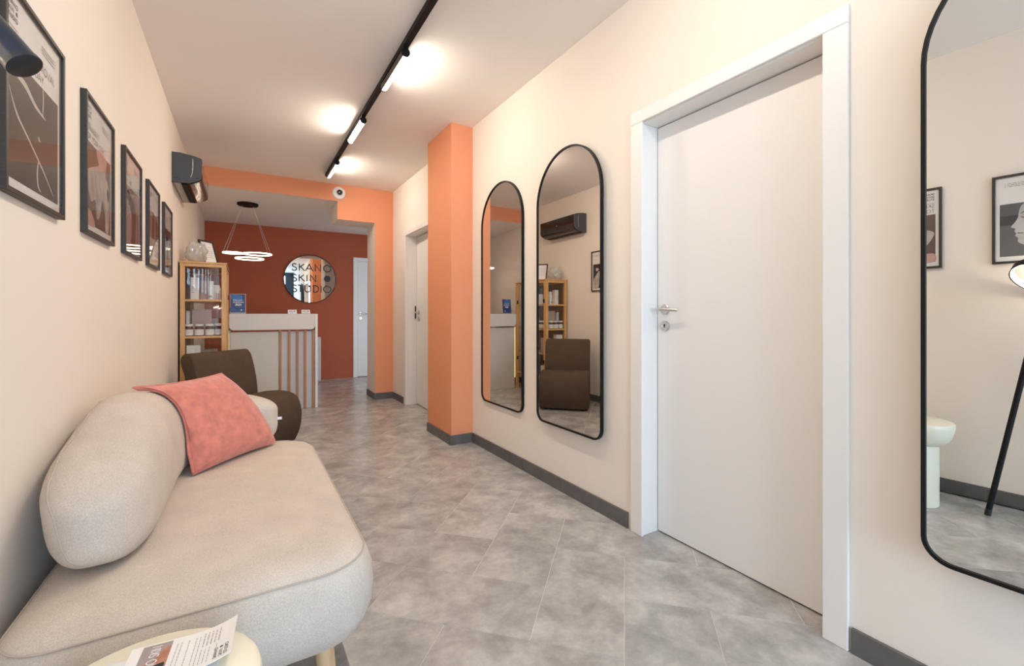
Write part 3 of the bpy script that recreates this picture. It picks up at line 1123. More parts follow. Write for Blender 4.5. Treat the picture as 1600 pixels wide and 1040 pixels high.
def rr_outline(x0, x1, y0, y1, rads, n=12):
    """rounded rectangle; rads: radius at (x1,y0), (x1,y1), (x0,y1), (x0,y0)"""
    pts = []
    for (cx, cy, r, a0) in ((x1, y0, rads[0], -90), (x1, y1, rads[1], 0), (x0, y1, rads[2], 90), (x0, y0, rads[3], 180)):
        sx = -1 if cx == x1 else 1
        sy = 1 if cy == y0 else -1
        for i in range(n + 1):
            a = R(a0 + 90 * i / n)
            pts.append((cx + sx * r + r * math.cos(a), cy + sy * r + r * math.sin(a)))
    return pts


def densify(pts, m=4):
    out = []
    n = len(pts)
    for i in range(n):
        a, b = pts[i], pts[(i + 1) % n]
        L_ = math.hypot(b[0] - a[0], b[1] - a[1])
        k = max(1, int(L_ / .05))
        for s in range(k):
            out.append((a[0] + (b[0] - a[0]) * s / k, a[1] + (b[1] - a[1]) * s / k))
    return out


def seat_ring(ins, z, n=10):
    x0, x1, y0, y1 = -.455 + ins, .335 - ins, 1.215 + ins, 2.675 - ins
    rr_ = [max(.02, r - ins) for r in (.17, .20, .15, .13)]
    return [(x - SX, y - SY, z) for x, y in SEATP(x0, x1, y0, y1, rr_)]


def SEATP(x0, x1, y0, y1, rads):
    pts = rr_outline(x0, x1, y0, y1, rads, 12)
    # straight sides subdivided a fixed count so every ring has the same number of points
    out = []
    n = len(pts)
    for i in range(n):
        out.append(pts[i])
        if (i + 1) % 13 == 0:
            a, b = pts[i], pts[(i + 1) % n]
            for s in range(1, 8):
                out.append((a[0] + (b[0] - a[0]) * s / 8, a[1] + (b[1] - a[1]) * s / 8))
    return out


lev = [(.16, .165), (.11, .167), (.06, .178), (.022, .205), (.004, .25), (.0, .30), (.004, .345), (.016, .380), (.028, .397), (.048, .412), (.09, .425), (.16, .433), (.24, .438), (.32, .440)]
rings = [seat_ring(i, z) for i, z in lev]
seat = MB().loft(rings).build('seat', SOFA, sofa, smooth=180)
# piping line round the top edge
MB().tube([(p[0], p[1], p[2]) for p in seat_ring(.0262, .397)], .0022, 6, closed=True).build('seam', mat('seam_thread', (.50, .43, .365), .95), seat, smooth=180)
# upright seam at the near front corner
q = [min(seat_ring(i, z), key=lambda p: (p[0] + SX - .30) ** 2 + (p[1] + SY - 1.24) ** 2) for i, z in lev[3:9]]
MB().tube([(p[0] - .0005, p[1] - .0, p[2]) for p in q], .0018, 6).build('seam', SOFA, seat, smooth=180)

spine = curve_pts([(-.298, 1.425), (-.312, 1.60), (-.318, 1.85), (-.312, 2.15), (-.275, 2.37), (-.175, 2.515), (-.03, 2.575), (.155, 2.585)], 9)
SL = [0.0]
for a, b in zip(spine, spine[1:]):
    SL.append(SL[-1] + math.hypot(b[0] - a[0], b[1] - a[1]))
TOT = SL[-1]


def spine_at(s):
    d = s * TOT
    for i in range(len(SL) - 1):
        if SL[i + 1] >= d - 1e-9:
            t = (d - SL[i]) / (SL[i + 1] - SL[i])
            a, b = spine[i], spine[i + 1]
            return (a[0] + (b[0] - a[0]) * t, a[1] + (b[1] - a[1]) * t)
    return spine[-1]


def lerp_tab(tab, s):
    for (a, va), (b, vb) in zip(tab, tab[1:]):
        if s <= b:
            t = (s - a) / (b - a)
            t = t * t * (3 - 2 * t)
            return va + (vb - va) * t
    return tab[-1][1]


TOP = [(0, .730), (.2, .750), (.42, .792), (.6, .765), (.8, .700), (1, .675)]


def back_ring(s, grow=0.0, n=36):
    x, y = spine_at(s)
    a, b = spine_at(max(0, s - .02)), spine_at(min(1, s + .02))
    tx, ty = b[0] - a[0], b[1] - a[1]
    L_ = math.hypot(tx, ty)
    nx, ny = ty / L_, -tx / L_
    u = abs(2 * s - 1)
    # rounder near end than far end
    e = max(.0006, (1 - (min(1, max(0, 1 - s / .44)) ** 2.0 if s < .5 else u ** 6.0))) ** .5
    eb_ = max(.0006, (1 - u ** (6.0 if s < .5 else 9.0))) ** .5
    zc = .585
    up = (lerp_tab(TOP, s) - zc) * e
    dn = (zc - .424) * eb_ ** .35
    th = .128 * eb_
    pts = []
    for i in range(n):
        a_ = 2 * PI * i / n
        c_, s_ = math.cos(a_), math.sin(a_)
        q = 2 / (2.5 if s_ > 0 else 3.6)
        cx = math.copysign(abs(c_) ** q, c_)
        cz = math.copysign(abs(s_) ** q, s_)
        zz = zc + (up if cz > 0 else dn) * cz
        lean = -.03 * (zz - .43) / .35
        off = (th + grow) * cx + lean
        pts.append((x + nx * off - SX, y + ny * off - SY, zz + (grow if cz > 0 else 0) * cz))
    return pts


ss = [0.0, .001, .003, .007, .013, .022, .035, .05, .07, .1, .14, .18] + [.18 + .64 * i / 18 for i in range(1, 19)] + [.86, .9, .93, .95, .965, .978, .987, .993, .997, .999, 1.0]
backrest = MB().loft([back_ring(s) for s in ss]).build('backrest', SOFA, sofa, smooth=180)
sm = [back_ring(q_, .001)[k_] for q_, k_ in ((.012, 26), (.014, 24), (.016, 22), (.018, 20), (.022, 18), (.032, 16), (.05, 15), (.08, 14), (.12, 13), (.18, 13), (.25, 12), (.33, 12), (.42, 12), (.5, 12))]
MB().tube(sm, .0022, 6).build('seam', bpy.data.materials['seam_thread'], backrest, smooth=180)
MB().box(.150 - SX, .172 - SX, 2.572 - SY, 2.576 - SY, .535, .548).build('fabric_label', PAPERB, backrest)
for x, y, sx_, sy_ in ((.192, 1.345, .10, -.06), (.192, 2.53, .10, .06), (-.35, 1.36, -.12, -.12), (-.35, 2.53, -.12, .12)):
    a = Vector((x - SX, y - SY, .172))
    b = Vector((x - SX + sx_ * .17, y - SY + sy_ * .17, 0))
    MB().tube([a, a.lerp(b, .5), b], [.027, .024, .020], 20).build('leg', OAK, sofa, smooth=50)


# ---- cushion
def cushion():
    P = {(0, 1): Vector((-.345, 2.14, .800)), (1, 1): Vector((-.085, 2.475, .795)), (0, 0): Vector((-.165, 2.135, .446)), (1, 0): Vector((.135, 2.47, .448))}
    c = (P[0, 0] + P[1, 0] + P[0, 1] + P[1, 1]) / 4
    nr = (P[1, 0] - P[0, 0]).cross(P[0, 1] - P[0, 0]).normalized()
    if nr.y > 0:
        nr = -nr
    t = thing('cushion', 'coral pink velvet cushion leaning against the sofa backrest', 'cushion', (c.x, c.y, .446))
    from mathutils.bvhtree import BVHTree
    trees = [BVHTree.FromPolygons([v.co for v in o.data.vertices], [tuple(p.vertices) for p in o.data.polygons]) for o in (backrest, seat)]
    N = 30
    org = Vector((c.x, c.y, .446))

    def pt(u, v, side):
        bl = P[0, 0] * (1 - u) * (1 - v) + P[1, 0] * u * (1 - v) + P[0, 1] * (1 - u) * v + P[1, 1] * u * v
        U_, V_ = 2 * u - 1, 2 * v - 1
        # sides drawn in between the pointed corners
        pull = .05 if U_ < 0 else -.035
        du = (P[1, 0] - P[0, 0]).normalized()
        dv = (P[0, 1] - P[0, 0]).normalized()
        bl = bl - du * U_ * pull * (1 - V_ * V_) * abs(U_) - dv * V_ * .012 * (1 - U_ * U_) * abs(V_)
        th = .066 * ((1 - U_ ** 4) * (1 - V_ ** 4)) ** .6 + .004
        w = noise.noise(Vector((u * 5, v * 5, 3 + side))) * .006 * (1 - U_ ** 2) * (1 - V_ ** 2)
        w += .006 * math.sin(9 * (u + v)) * max(0, abs(U_) - .5) * (1 - abs(V_))
        f = (th + w) * (1.0 if side > 0 else .55)
        p = bl + nr * f * side
        # the cloth lies on the backrest and the seat instead of sinking into them
        for tree in trees:
            q = p - Vector((SX, SY, 0))
            co, n_, _, dist = tree.find_nearest(q)
            margin = .016 if side > 0 else .004
            sd = (q - co).dot(n_)
            if sd < margin:
                p = co + n_ * margin + Vector((SX, SY, 0))
        return p - org

    mb = MB()
    front = [[pt(i / N, j / N, 1) for i in range(N + 1)] for j in range(N + 1)]
    backp = [[pt(i / N, j / N, -1) for i in range(N + 1)] for j in range(N + 1)]
    for G_ in (front, backp):
        vs = [p for row in G_ for p in row]
        mb.add(vs, [(j * (N + 1) + i, j * (N + 1) + i + 1, (j + 1) * (N + 1) + i + 1, (j + 1) * (N + 1) + i) for j in range(N) for i in range(N)])
    edge_i = [(i, 0) for i in range(N)] + [(N, j) for j in range(N)] + [(N - i, N) for i in range(N)] + [(0, N - j) for j in range(N)]
    ef = [front[j][i] for i, j in edge_i]
    eb = [backp[j][i] for i, j in edge_i]
    mb.loft([ef, eb], False)
    cov = mb.build('cover', CORAL, t, smooth=180)
    MB().tube([(a + b) / 2 for a, b in zip(ef, eb)], .0055, 8, closed=True).build('piping', CORAL, cov, smooth=180)
    return t


cushion()

# ================================================================== SIDE TABLE AND LEAFLETS
TX, TY = -.137, .900
st = thing('side_table', 'small round cream pedestal table in the near corner by the sofa', 'table', (TX, TY, 0))
MB().lathe([(.0, .0), (.098, .0), (.102, .004), (.102, .32), (.098, .345), (.0, .345)], 48, caps=False).build('pedestal', TABLE, st, smooth=40)
MB().lathe([(.09, .338), (.118, .345), (.142, .368), (.158, .400), (.166, .438), (.167, .458), (.164, .467), (.157, .470), (0, .470)], 64, caps=False).build('table_top', TABLE, st, smooth=40)

zt = .4705
lfA = ((.08, .997, 0), (-.997, .08, 0), (0, 0, 1))     # reads upwards in the photo
mag = thing('magazine', 'magazine lying under the leaflets on the round table', 'magazine', (-.118, .93, zt), basis=((.17, .985, 0), (-.985, .17, 0), (0, 0, 1)))
MB().box(-.060, .060, -.083, .090, 0, .005).build('pages', PAPERB, mag)
MB().box(-.0605, .0605, -.0835, .0905, .0052, .0058).build('cover', mat('pale_cover', (.74, .74, .75), .35), mag)


def leaflet(label, loc, basis, w, h, lift, photo, seed, name='leaflet'):
    t = thing(name, label, 'leaflet', loc, None, basis)
    N = 14

    def z(y):
        k = max(0.0, (-y / h - .05) / .45) if y < 0 else 0
        return .0009 + lift * k * k

    def bent(mb):
        mb.v = [(x, y, zz + z(y)) for x, y, zz in mb.v]
        return mb
    mb = MB()
    ys = [-h / 2 + h * i / N for i in range(N + 1)]
    mb.loft([[(-w / 2, y, 0), (w / 2, y, 0), (w / 2, y, .0007), (-w / 2, y, .0007)] for y in ys])
    bent(mb).build('paper', PAPER, t)
    rng = random.Random(seed)
    if photo:
        mb = MB()
        y0, y1 = h * .12, h * .39
        x0, x1 = -w * .46, w * .46
        for k in range(6):
            a, b = y0 + (y1 - y0) * k / 6, y0 + (y1 - y0) * (k + 1) / 6
            rect(mb, x0, a, x1, b, .0010, 0)
        mb.flat(blob([(x0 + .002, y0 + .002), (x0 + .02, y0 + .012), (.0, y0 + .02), (.02, y0 + .016), (x1 - .012, y0 + .004), (x1 - .03, y0)]), .0011, 1)
        mb.flat(blob([(x0 + .002, y1 - .022), (x0 + .012, y1 - .006), (x0 + .036, y1 - .003), (x0 + .05, y1 - .016), (x0 + .03, y1 - .028)]), .0011, 1)
        mb.flat(blob([(x0 + .03, y0 + .004), (x0 + .036, y0 + .02), (x0 + .042, y0 + .004)]), .0012, 2)
        bent(mb).build('photo', [mat('lilac_grey_print', (.36, .30, .30), .4), mat('warm_skin_print', (.46, .20, .13), .4, var=.3, scale=60), pm_('deep_black', (.02, .018, .018))], t)
        mb = MB()
        text(mb, 'SKANO SKIN', x0 + .006, (y0 + y1) / 2 - .006, .0135, .0019, .16, .0014, width=w * .80)
        bent(mb).build('lettering', PAPERB, t)
    mb = MB()
    yy = h * (.06 if photo else .38)
    while yy > -h * .40:
        ind = rng.choice((0, 0, .012))
        line_text(mb, -w * .40 + ind, yy, w * (.74 if yy > -h * .18 else .36) - ind, .0026, rng, .0010, 0)
        yy -= .0062 if rng.random() < .8 else .011
    for k in range(5):
        line_text(mb, w * .02, -h * .20 - k * .006, w * .36, .0040, rng, .0011, 0)
    bent(mb).build('small_print', PALEINK, t)
    mb = MB()
    logo(mb, -w * .43, -h * .325, .027, sw=.0008, z=.0011)
    bent(mb).build('logo', INK, t)
    return t


leaflet('white leaflet with brown skin photo and text, curling at its edge, on the round table', (-.092, .966, zt + .006), ((.09, .996, 0), (-.996, .09, 0), (0, 0, 1)), .105, .160, .016, True, 5)
leaflet('plain bluish white leaflet at the left of the round table', (-.205, .955, zt), ((.34, .94, 0), (-.94, .34, 0), (0, 0, 1)), .098, .10, .0, False, 9)

# ================================================================== BROWN CHAIR
ch = thing('slipper_chair', 'dark brown armless fabric chair with curved seat behind the sofa', 'chair', (.18, 3.995, 0))
nv = Vector((.685, -.728, 0)).normalized()
wv = Vector((.728, .685, 0)).normalized()


def prof_loft(prof, half, name, k_end=.025, seg=((1.0, .024), (.985, .010), (.95, .0))):
    pts = blob(prof, 5)
    cx = sum(p[0] for p in pts) / len(pts)
    cz = sum(p[1] for p in pts) / len(pts)

    def ring(wd, ins):
        out = []
        for s_, z_ in pts:
            d = math.hypot(s_ - cx, z_ - cz)
            f = 1 - ins / max(d, .03)
            s2, z2 = cx + (s_ - cx) * f, cz + (z_ - cz) * f
            q_ = -nv * s2 + wv * wd
            out.append((q_.x, q_.y, z2))
        return out
    st_ = [(-half * a, i) for a, i in seg] + [(-half * .5, 0), (0, 0), (half * .5, 0)] + [(half * a, i) for a, i in seg[::-1]]
    return MB().loft([ring(a, i) for a, i in st_]).build(name, CHAIR, ch, smooth=60)


prof_loft([(.02, .012), (-.025, .05), (-.066, .15), (-.076, .27), (-.045, .368), (.02, .414), (.13, .428), (.25, .420), (.335, .405), (.362, .375), (.375, .2), (.39, .03), (.36, .010), (.2, .008)], .275, 'seat')
prof_loft([(.405, .03), (.388, .2), (.372, .38), (.378, .48), (.405, .60), (.442, .715), (.462, .752), (.49, .770), (.54, .768), (.574, .745), (.568, .70), (.525, .60), (.482, .48), (.475, .36), (.52, .18), (.56, .03), (.53, .012), (.44, .012)], .268, 'backrest')
for sx_, sy_ in ((.05, -.2), (.05, .2), (.50, -.2), (.50, .2)):
    q_ = -nv * sx_ + wv * sy_
    MB().lathe([(.02, 0), (.022, .014)], 16, c=(q_.x, q_.y, 0)).build('foot', BLACKP, ch, smooth=40)

# ================================================================== BAMBOO CABINET
CX0, CX1, CY0, CY1, CT = -.462, -.125, 4.765, 5.60, 1.53
cab = thing('display_cabinet', 'bamboo display cabinet with glass doors beside the reception desk', 'cabinet', (CX0, CY0, 0))


def cb(x0, x1, y0, y1, z0, z1, name, m=BAMBOO, parent=cab, bevel=.002):
    return MB().box(x0 - CX0, x1 - CX0, y0 - CY0, y1 - CY0, z0, z1).build(name, m, parent, bevel=bevel)


PS = .036
for x in (CX0, CX1 - PS):
    for y in (CY0, CY1 - PS):
        cb(x, x + PS, y, y + PS, 0, CT - .014, 'post')
cb(CX0 - .006, CX1 + .006, CY0 - .006, CY1 + .006, CT - .014, CT, 'top_board')
for y in (CY0, CY1 - PS):
    cb(CX0 + PS, CX1 - PS, y + .002, y + PS - .002, CT - .044, CT - .014, 'rail')
cb(CX0 + .002, CX0 + PS, CY0 + PS, CY1 - PS, CT - .044, CT - .014, 'rail')
SHELF = [.205, .536, .862, 1.184]
for z in SHELF:
    cb(CX0 + .008, CX1 - PS + .006, CY0 + .003, CY1 - .003, z, z + .018, 'shelf')
cb(CX0 + .001, CX0 + .007, CY0 + PS, CY1 - PS, .205, CT - .044, 'back_board', BAMBOOD)
for y in (CY0 + .016, CY1 - .020):
    MB().box(PS - .0, CX1 - CX0 - PS, y - CY0, y - CY0 + .004, .223, CT - .044).build('side_pane', PANE, cab)
ym = (CY0 + CY1) / 2
for k, (y0, y1, hy) in enumerate(((CY0 + PS + .002, ym - .001, ym - .016), (ym + .001, CY1 - PS - .002, ym + .016))):
    dr = MB()
    xa, xb = CX1 - .026 - CX0, CX1 - .004 - CX0
    fw = .026
    a, b = y0 - CY0, y1 - CY0
    dr.box(xa, xb, a, a + fw, .225, CT - .018)
    dr.box(xa, xb, b - fw, b, .225, CT - .018)
    for z0, z1 in ((.225, .225 + fw), (CT - .018 - fw, CT - .018)):
        dr.box(xa, xb, a + fw, b - fw, z0, z1)
    do = dr.build('door', BAMBOO, cab, bevel=.0015)
    MB().box(xa + .008, xa + .012, a + fw, b - fw, .225 + fw, CT - .018 - fw).build('glass_pane', PANE, do)
    MB().lathe([(.004, 0), (.004, .012), (.009, .016), (.009, .022), (.0, .024)], 16).build('knob', STEEL, do, smooth=40, tf=Matrix.Translation((xb, hy - CY0, .9)) @ Matrix.Rotation(R(90), 4, 'Y'))
    for z in (.42, 1.22):
        MB().box(xb - .001, xb + .004, (a if k == 0 else b - .03), (a + .03 if k == 0 else b), z, z + .05).build('hinge', BLACK, do)

SZ = [z + .0185 for z in SHELF]
# jars with white labels
jar = thing('supplement_jar', 'white labelled amber jar with white lid, front row of the cabinet shelf, nearest the wall', 'jar', (-.405, 4.832, SZ[2]), 'labelled jars on the cabinet shelf')
MB().lathe([(0, 0), (.029, 0), (.033, .004), (.033, .070), (.030, .080), (.026, .087), (0, .087)], 28, caps=False).build('jar_body', AMBER, jar, smooth=40)
MB().lathe([(0, .086), (.030, .086), (.031, .090), (.031, .102), (.028, .105), (0, .105)], 28, caps=False).build('lid', WHITE2, jar, smooth=40)
mb = MB()
a0, a1 = R(-215), R(20)
mb.loft([[(.0337 * math.cos(a0 + (a1 - a0) * i / 24), .0337 * math.sin(a0 + (a1 - a0) * i / 24), z) for i in range(25)] for z in (.006, .058)], False, False)
mb.loft([[(.0337 * math.cos(R(28) + R(100) * i / 12), .0337 * math.sin(R(28) + R(100) * i / 12), z) for i in range(13)] for z in (.006, .058)], False, False)
lab = mb.build('paper_label', PAPER, jar, smooth=60)
mb = MB()
for k in range(4):
    for j in range(7):
        if (j + k) % 3 == 2:
            continue
        b0 = R(-130 + j * 13)
        mb.loft([[(.0340 * math.cos(b0 + R(10) * i / 3), .0340 * math.sin(b0 + R(10) * i / 3), .028 + k * .008 + z) for i in range(4)] for z in (0, .0022)], False, False)
mb.build('label_print', GREYINK, lab)
for k, (x, y, lb) in enumerate(((-.328, 4.832, 'labelled amber jar second from the wall in the cabinet front row'), (-.251, 4.832, 'labelled amber jar third from the wall in the cabinet front row'),
                                (-.188, 4.875, 'labelled amber jar behind the cabinet front post'), (-.195, 4.965, 'labelled amber jar behind the glass door, next to the front post'),
                                (-.195, 5.050, 'labelled amber jar in the middle of the glass door side'))):
    copy_thing(jar, (x, y, SZ[2]), lb)


def carton(label, x0, x1, y0, y1, z, h, m, mark=None, rot=0.0, group=None):
    w, d = x1 - x0, y1 - y0
    t = thing('product_box', label, 'box', ((x0 + x1) / 2, (y0 + y1) / 2, z), group, rotz=R(rot))
    MB().box(-w / 2, w / 2, -d / 2, d / 2, 0, h).build('carton', m, t, bevel=.0015, seg=1)
    if mark == 'square':
        mb = MB()
        a, zc = min(w * .30, h * .30), h * .6
        for x_0, x_1, z_0, z_1 in ((-a, a, zc + a * .9, zc + a * .9 + .0025), (-a, a, zc - a, zc - a + .0025), (-a, -a + .0025, zc - a, zc + a * .9), (a - .0025, a, zc - a, zc + a * .9),
                                   (-a * .6, a * .6, zc - .002, zc + .001), (-a * .4, a * .4, zc - .010, zc - .007)):
            mb.box(x_0, x_1, -d / 2 - .0006, -d / 2, z_0, z_1)
        mb.build('print', GREYINK, t)
    elif mark == 'lines':
        mb = MB()
        rng = random.Random(int(h * 1000))
        for k in range(4):
            L_ = rng.uniform(.4, .75) * w / 2
            mb.box(-w * .38, -w * .38 + L_, -d / 2 - .0006, -d / 2, h * .55 - k * h * .08, h * .55 - k * h * .08 + h * .03)
        mb.build('print', GREYINK, t)
    return t


def bottle(label, x, y, z, r, h, m=None, pump=False):
    t = thing('bottle', label, 'bottle', (x, y, z))
    MB().lathe([(0, 0), (r * .95, 0), (r, .003), (r, h * .74), (r * .93, h * .78), (r * .5, h * .80), (0, h * .80)], 28, caps=False).build('bottle_body', m or WHITE2, t, smooth=40)
    if pump:
        MB().lathe([(r * .35, h * .80), (r * .35, h * .92), (r * .2, h * .93), (r * .2, h)], 16).build('pump', WHITE2, t, smooth=40)
    else:
        MB().lathe([(r * .86, h * .80), (r * .86, h * .985), (r * .8, h), (0, h)], 24, caps=False).build('cap', WHITE2, t, smooth=40)
    mb = MB()
    mb.loft([[(r * 1.01 * math.cos(R(-140) + R(70) * i / 8), r * 1.01 * math.sin(R(-140) + R(70) * i / 8), zz) for i in range(9)] for zz in (h * .12, h * .22)], False, False)
    mb.build('label_print', GREYINK, t)
    return t


# top shelf
bottle('tall white bottle on the top cabinet shelf in front of the cartons', -.240, 4.83, SZ[3], .021, .165)
bottle('short pale bottle next to the tall white bottle', -.192, 4.83, SZ[3], .015, .075, PINKBOX)
carton('white printed carton on the top cabinet shelf beside the white bottle', -.395, -.335, 4.86, 4.92, SZ[3], .195, PAPER, 'lines')
for k in range(4):
    carton(['slim mauve carton at the wall end of the back row', 'slim mauve carton second in the back row', 'slim mauve carton third in the back row', 'slim mauve carton at the door end of the back row'][k],
           -.44 + k * .068, -.40 + k * .068, 5.20, 5.26, SZ[3], .24, [MAUVE, GREYBOX, PINKBOX, MAUVE][k], None, 0, 'slim cartons on the top cabinet shelf')
carton('wide pale pink carton standing on the top cabinet shelf', -.335 + .006, -.265, 4.935, 5.0, SZ[3], .175, PINKBOX)
carton('white carton behind the glass door of the top shelf', -.24, -.185, 5.00, 5.09, SZ[3], .14, PAPER)
bottle('white pump bottle behind the glass door of the top shelf', -.21, 5.36, SZ[3], .022, .17, pump=True)
# second shelf
carton('large pale pink carton behind the row of jars', -.39, -.245, 4.93, 4.99, SZ[2], .235, PINKBOX)
carton('narrow cream carton leaning by the cabinet back board', -.43, -.405, 4.90, 5.02, SZ[2], .22, PAPER, None)
carton('grey carton at the far end of the jar shelf', -.35, -.20, 5.22, 5.34, SZ[2], .15, GREYBOX)
# third shelf
carton('white carton with printed square on the third cabinet shelf', -.418, -.318, 4.80, 4.87, SZ[1], .245, PAPER, 'square')
carton('grey carton beside the white square-printed one', -.295, -.20, 4.90, 5.0, SZ[1], .20, GREYBOX)
bottle('small white bottle behind the glass door on the third shelf', -.205, 5.10, SZ[1], .02, .11)
bottle('amber bottle behind the glass door on the third shelf', -.205, 5.17, SZ[1], .022, .13, AMBER)
carton('white carton behind the glass door on the third shelf', -.25, -.19, 5.26, 5.34, SZ[1], .12, PAPER)
carton('white box on the lowest cabinet shelf', -.33, -.20, 4.88, 5.0, SZ[0], .16, PAPER)
bag = thing('black_bag', 'black bag on the lowest cabinet shelf', 'bag', (-.25, 5.33, SZ[0]))
rings = []
for z, k in ((0, .9), (.02, 1), (.12, .98), (.2, .8), (.235, .5)):
    rings.append([(.085 * k * math.copysign(abs(math.cos(a)) ** .6, math.cos(a)), .11 * k * math.copysign(abs(math.sin(a)) ** .6, math.sin(a)), z) for a in [2 * PI * i / 28 for i in range(28)]])
MB().loft(rings).build('bag_body', BLACKP, bag, smooth=60)
MB().tube([(0, -.05, .225), (0, -.04, .26), (0, 0, .275), (0, .04, .26), (0, .05, .225)], .005, 8).build('bag_handle', BLACK, bag, smooth=60)

# on the cabinet top
_x = Vector((.58, .81, 0)).normalized()
_n = Vector((.81, -.58, 0))
_y = (Vector((0, 0, 1)) - _n * .28).normalized()
FRB = (_x, _y, _x.cross(_y))
pf = thing('picture_frame', 'black picture frame leaning behind the glass vase on the cabinet', 'picture frame', (-.255, 5.08, CT + .004),
           basis=FRB)
w, h = .088, .235
mb = MB()
out = [(-w, 0), (w, 0), (w, h), (-w, h)]
inn = [(-w + .014, .014), (w - .014, .014), (w - .014, h - .014), (-w + .014, h - .014)]
mb.loft([[(x, y, 0) for x, y in out], [(x, y, .016) for x, y in out], [(x, y, .016) for x, y in inn], [(x, y, 0) for x, y in inn], [(x, y, 0) for x, y in out]], False)
mb.build('frame', FRAMEBLK, pf)
MB().box(-w + .014, w - .014, .014, h - .014, .004, .008).build('sheet', PAPER, pf)
mb = MB()
for k in range(6):
    line_text(mb, -.05, .17 - k * .02, .10, .006, random.Random(k), .0084)
mb.build('print', GREYINK, pf)

vs = thing('glass_vase', 'crumpled clear glass vase on top of the bamboo cabinet', 'vase', (-.352, 4.88, CT + .001))


def vase_rings(shrink):
    rings = []
    for j in range(15):
        t_ = j / 14
        z = .002 + .168 * t_
        r = .048 + .034 * math.sin(PI * min(1, t_ * 1.1)) + (.018 * max(0, t_ - .75) / .25)
        rg = []
        for i in range(44):
            a = 2 * PI * i / 44
            k = 1 + .30 * noise.noise(Vector((1.9 * math.cos(a), 1.9 * math.sin(a), t_ * 3.4))) + .12 * noise.noise(Vector((4 * math.cos(a), 4 * math.sin(a), t_ * 7)))
            rr = r * k - shrink
            rg.append((rr * math.cos(a), rr * math.sin(a), z + (.006 if shrink else 0) * (1 - t_)))
        rings.append(rg)
    return rings


ro = vase_rings(0)
ri = vase_rings(.004)
MB().loft(ro + ri[::-1]).build('vase_body', VASE, vs, smooth=70)

# ================================================================== RECEPTION DESK
DX0, DX1, DY, DT = -.122, .742, 5.60, 1.077
desk = thing('reception_desk', 'cream reception desk with rounded fascia and brown slats under the pendant rings', 'desk', (DX0, DY, 0))


def db(x0, x1, y0, y1, z0, z1, name, m, bevel=.002, parent=desk):
    return MB().box(x0 - DX0, x1 - DX0, y0 - DY, y1 - DY, z0, z1).build(name, m, parent, bevel=bevel)


db(DX0 + .012, .345, DY + .012, DY + .035, 0.0, .88, 'front_panel', DESKC)
db(.346, .716, DY + .022, DY + .040, 0.0, .88, 'slat_backing', DESKG)
for x0 in (.347, .436, .520, .599, .684):
    db(x0, x0 + .025, DY - .002, DY + .022, 0.0, .895, 'slat', SLAT, .0015)
db(.716, DX1, DY - .012, DY + .58, 0, DT - .0005, 'side_panel', WHITE, .002)
db(DX0, DX0 + .012, DY + .020, DY + .58, 0, .90, 'side_panel', DESKW, .002)
db(DX0 - .0095, DX0 - .0025, DY + .022, DY + .034, .15, .885, 'led_strip', LEDGLOW, 0)
# fascia with rounded lower corners
r = .045
fz0, fz1 = .900, DT
fx0, fx1 = 0.0, .836
poly = [(fx1, fz1), (fx0, fz1)] + [(fx0 + r - r * math.cos(R(a)), fz0 + r - r * math.sin(R(a))) for a in range(0, 91, 10)] + [(fx1 - r + r * math.sin(R(a)), fz0 + r - r * math.cos(R(a))) for a in range(0, 91, 10)]
mb = MB()
mb.loft([[(x, -.022, z) for x, z in poly], [(x, .020, z) for x, z in poly]])
mb.build('fascia', DESKW, desk, bevel=.002)
db(DX0, .7155, DY + .021, DY + .58, DT - .03, DT, 'desk_top', DESKW)
db(DX0 + .013, .7155, DY + .10, DY + .70, .70, .728, 'work_surface', DESKW)

sg = thing('sign_stand', 'blue printed award sign standing on the reception desk', 'sign', (-.042, 5.70, DT + .001), basis=((1, 0, 0), Vector((0, .12, .993)), Vector((0, -.993, .12))))
MB().box(-.074, .074, .003, .218, -.004, 0).build('acrylic_sheet', mat('clear_acrylic_edge', (.50, .36, .33), .2), sg)
mb = MB()
for k in range(8):
    rect(mb, -.068, .012 + k * .025, .068, .012 + (k + 1) * .025, .0006, 0)
mb.flat(blob([(-.06, .205), (.03, .20), (.035, .155), (-.01, .135), (-.055, .15)]), .0008, 1)
mb.flat(blob([(-.066, .08), (-.02, .045), (.03, .02), (-.066, .016)]), .0008, 2)
mb.flat([(.022, .036), (.036, .028), (.040, .042), (.028, .052)], .0009, 3)
mb.build('printed_card', [mat('navy_print', (.020, .050, .155), .35), mat('bright_blue_print', (.045, .17, .42), .35), mat('mid_blue_print', (.024, .085, .25), .35), mat('pale_blue_print', (.45, .55, .80), .4)], sg)
mb = MB()
text(mb, 'SALON', -.046, .142, .012, .0024, .2, .0012, width=.09)
text(mb, 'KOSMETIKA', -.046, .118, .014, .0026, .2, .0012, width=.10)
text(mb, '2025', -.026, .088, .0195, .0046, .22, .0012, width=.056)
mb.build('lettering', bpy.data.materials['cool_white_paper'], sg)
MB().box(-.074, .074, 0, .004, -.05, .002).build('foot', bpy.data.materials['clear_acrylic_edge'], sg)


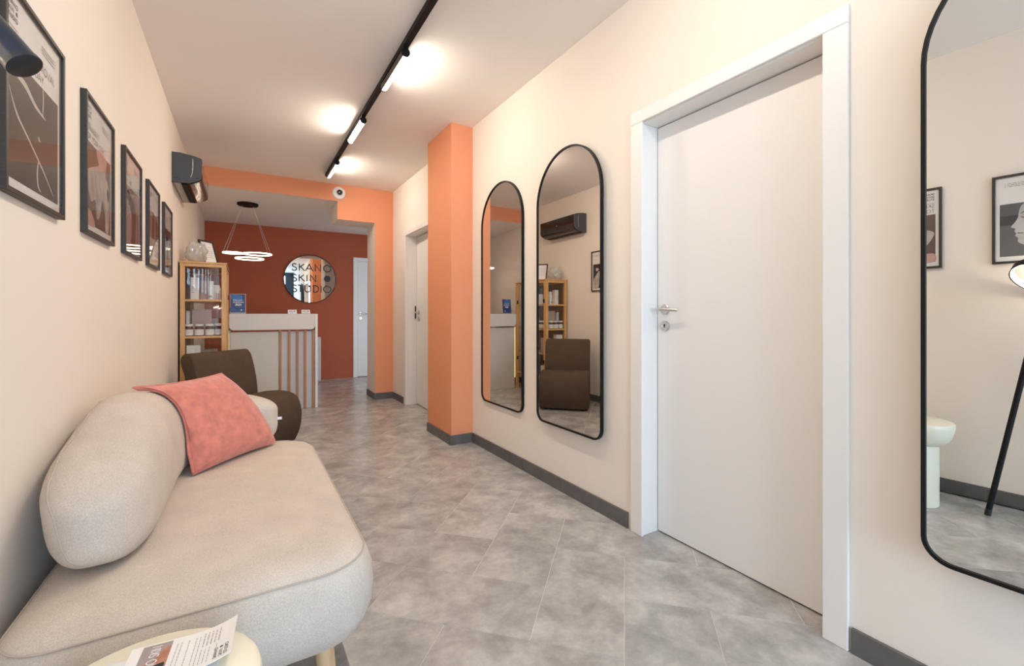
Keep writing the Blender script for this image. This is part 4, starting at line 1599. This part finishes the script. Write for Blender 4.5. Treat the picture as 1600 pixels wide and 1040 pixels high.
def card_holder(x, label):
    t = thing('card_holder', label, 'card holder', (x, 5.69, DT + .0005), 'card holders on the desk')
    MB().box(-.046, .046, -.018, .022, 0, .004).build('base', PANE, t)
    MB().box(-.046, .046, .016, .020, .004, .046).build('back_plate', PAPER, t)
    MB().box(-.046, .046, -.018, -.015, .004, .016).build('front_lip', PAPER, t)
    k = MB().box(-.043, .043, -.006, .010, .005, .042).build('cards', PAPER, t)
    mb = MB()
    rng = random.Random(int(x * 99))
    mb.box(-.034, .000, -.0066, -.006, .026, .034)
    mb.box(-.034, .034, -.0066, -.006, .018, .021)
    mb.box(.012, .030, -.0066, -.006, .024, .036)
    mb.build('print', GREYINK, k)
    return t


card_holder(.488, 'clear holder of business cards nearer the blue sign on the desk')
card_holder(.628, 'clear holder of business cards near the desk end under the round mirror')

dc = thing('drawer_unit', 'pale grey drawer unit against the rear wall behind the desk', 'drawers', (.56, 7.50, 0))
MB().box(0, .485, .02, .43, .03, .715).build('cabinet_body', DRAWER, dc, bevel=.003)
for k in range(4):
    z0 = .045 + k * .167
    df = MB().box(.012, .473, 0, .0195, z0, z0 + .158).build('drawer', DRAWER, dc, bevel=.003)
    MB().box(.19, .295, -.012, -.0005, z0 + .122, z0 + .134).build('handle', STEEL, df, bevel=.002)
for x in (.03, .43):
    for y in (.05, .38):
        MB().box(x, x + .03, y, y + .03, 0, .03).build('foot', DRAWER, dc)

# ================================================================== SMALL FIXTURES
cd = thing('security_camera', 'white dome security camera on the orange beam', 'camera', (1.0, YP - .0005, 2.535), basis=FACE_NY)
MB().lathe([(.0, 0), (.076, 0), (.076, .012), (.070, .026), (.056, .034), (0, .034)], 40, caps=False).build('housing', WHITE2, cd, smooth=40)
MB().lathe([(.042, .033), (.040, .046), (.034, .056), (.0, .058)], 32, caps=False).build('lens_ball', WHITE2, cd, smooth=40)
MB().lathe([(.033, .055), (.030, .064), (.018, .071), (0, .073)], 32, caps=False).build('lens', ACGLOSS, cd, smooth=40)

so = thing('wall_socket', 'white wall socket low on the left wall beside the brown chair', 'socket', (XL + .0005, 3.72, .30), basis=FACE_PX)
MB().box(-.04, .04, -.04, .04, 0, .009).build('cover_plate', WHITE2, so, bevel=.003)
MB().lathe([(.021, .0095), (.019, .0095), (.019, .0092)], 28, caps=False).build('socket_ring', GREYINK, so)

print('objects', len(bpy.data.objects))
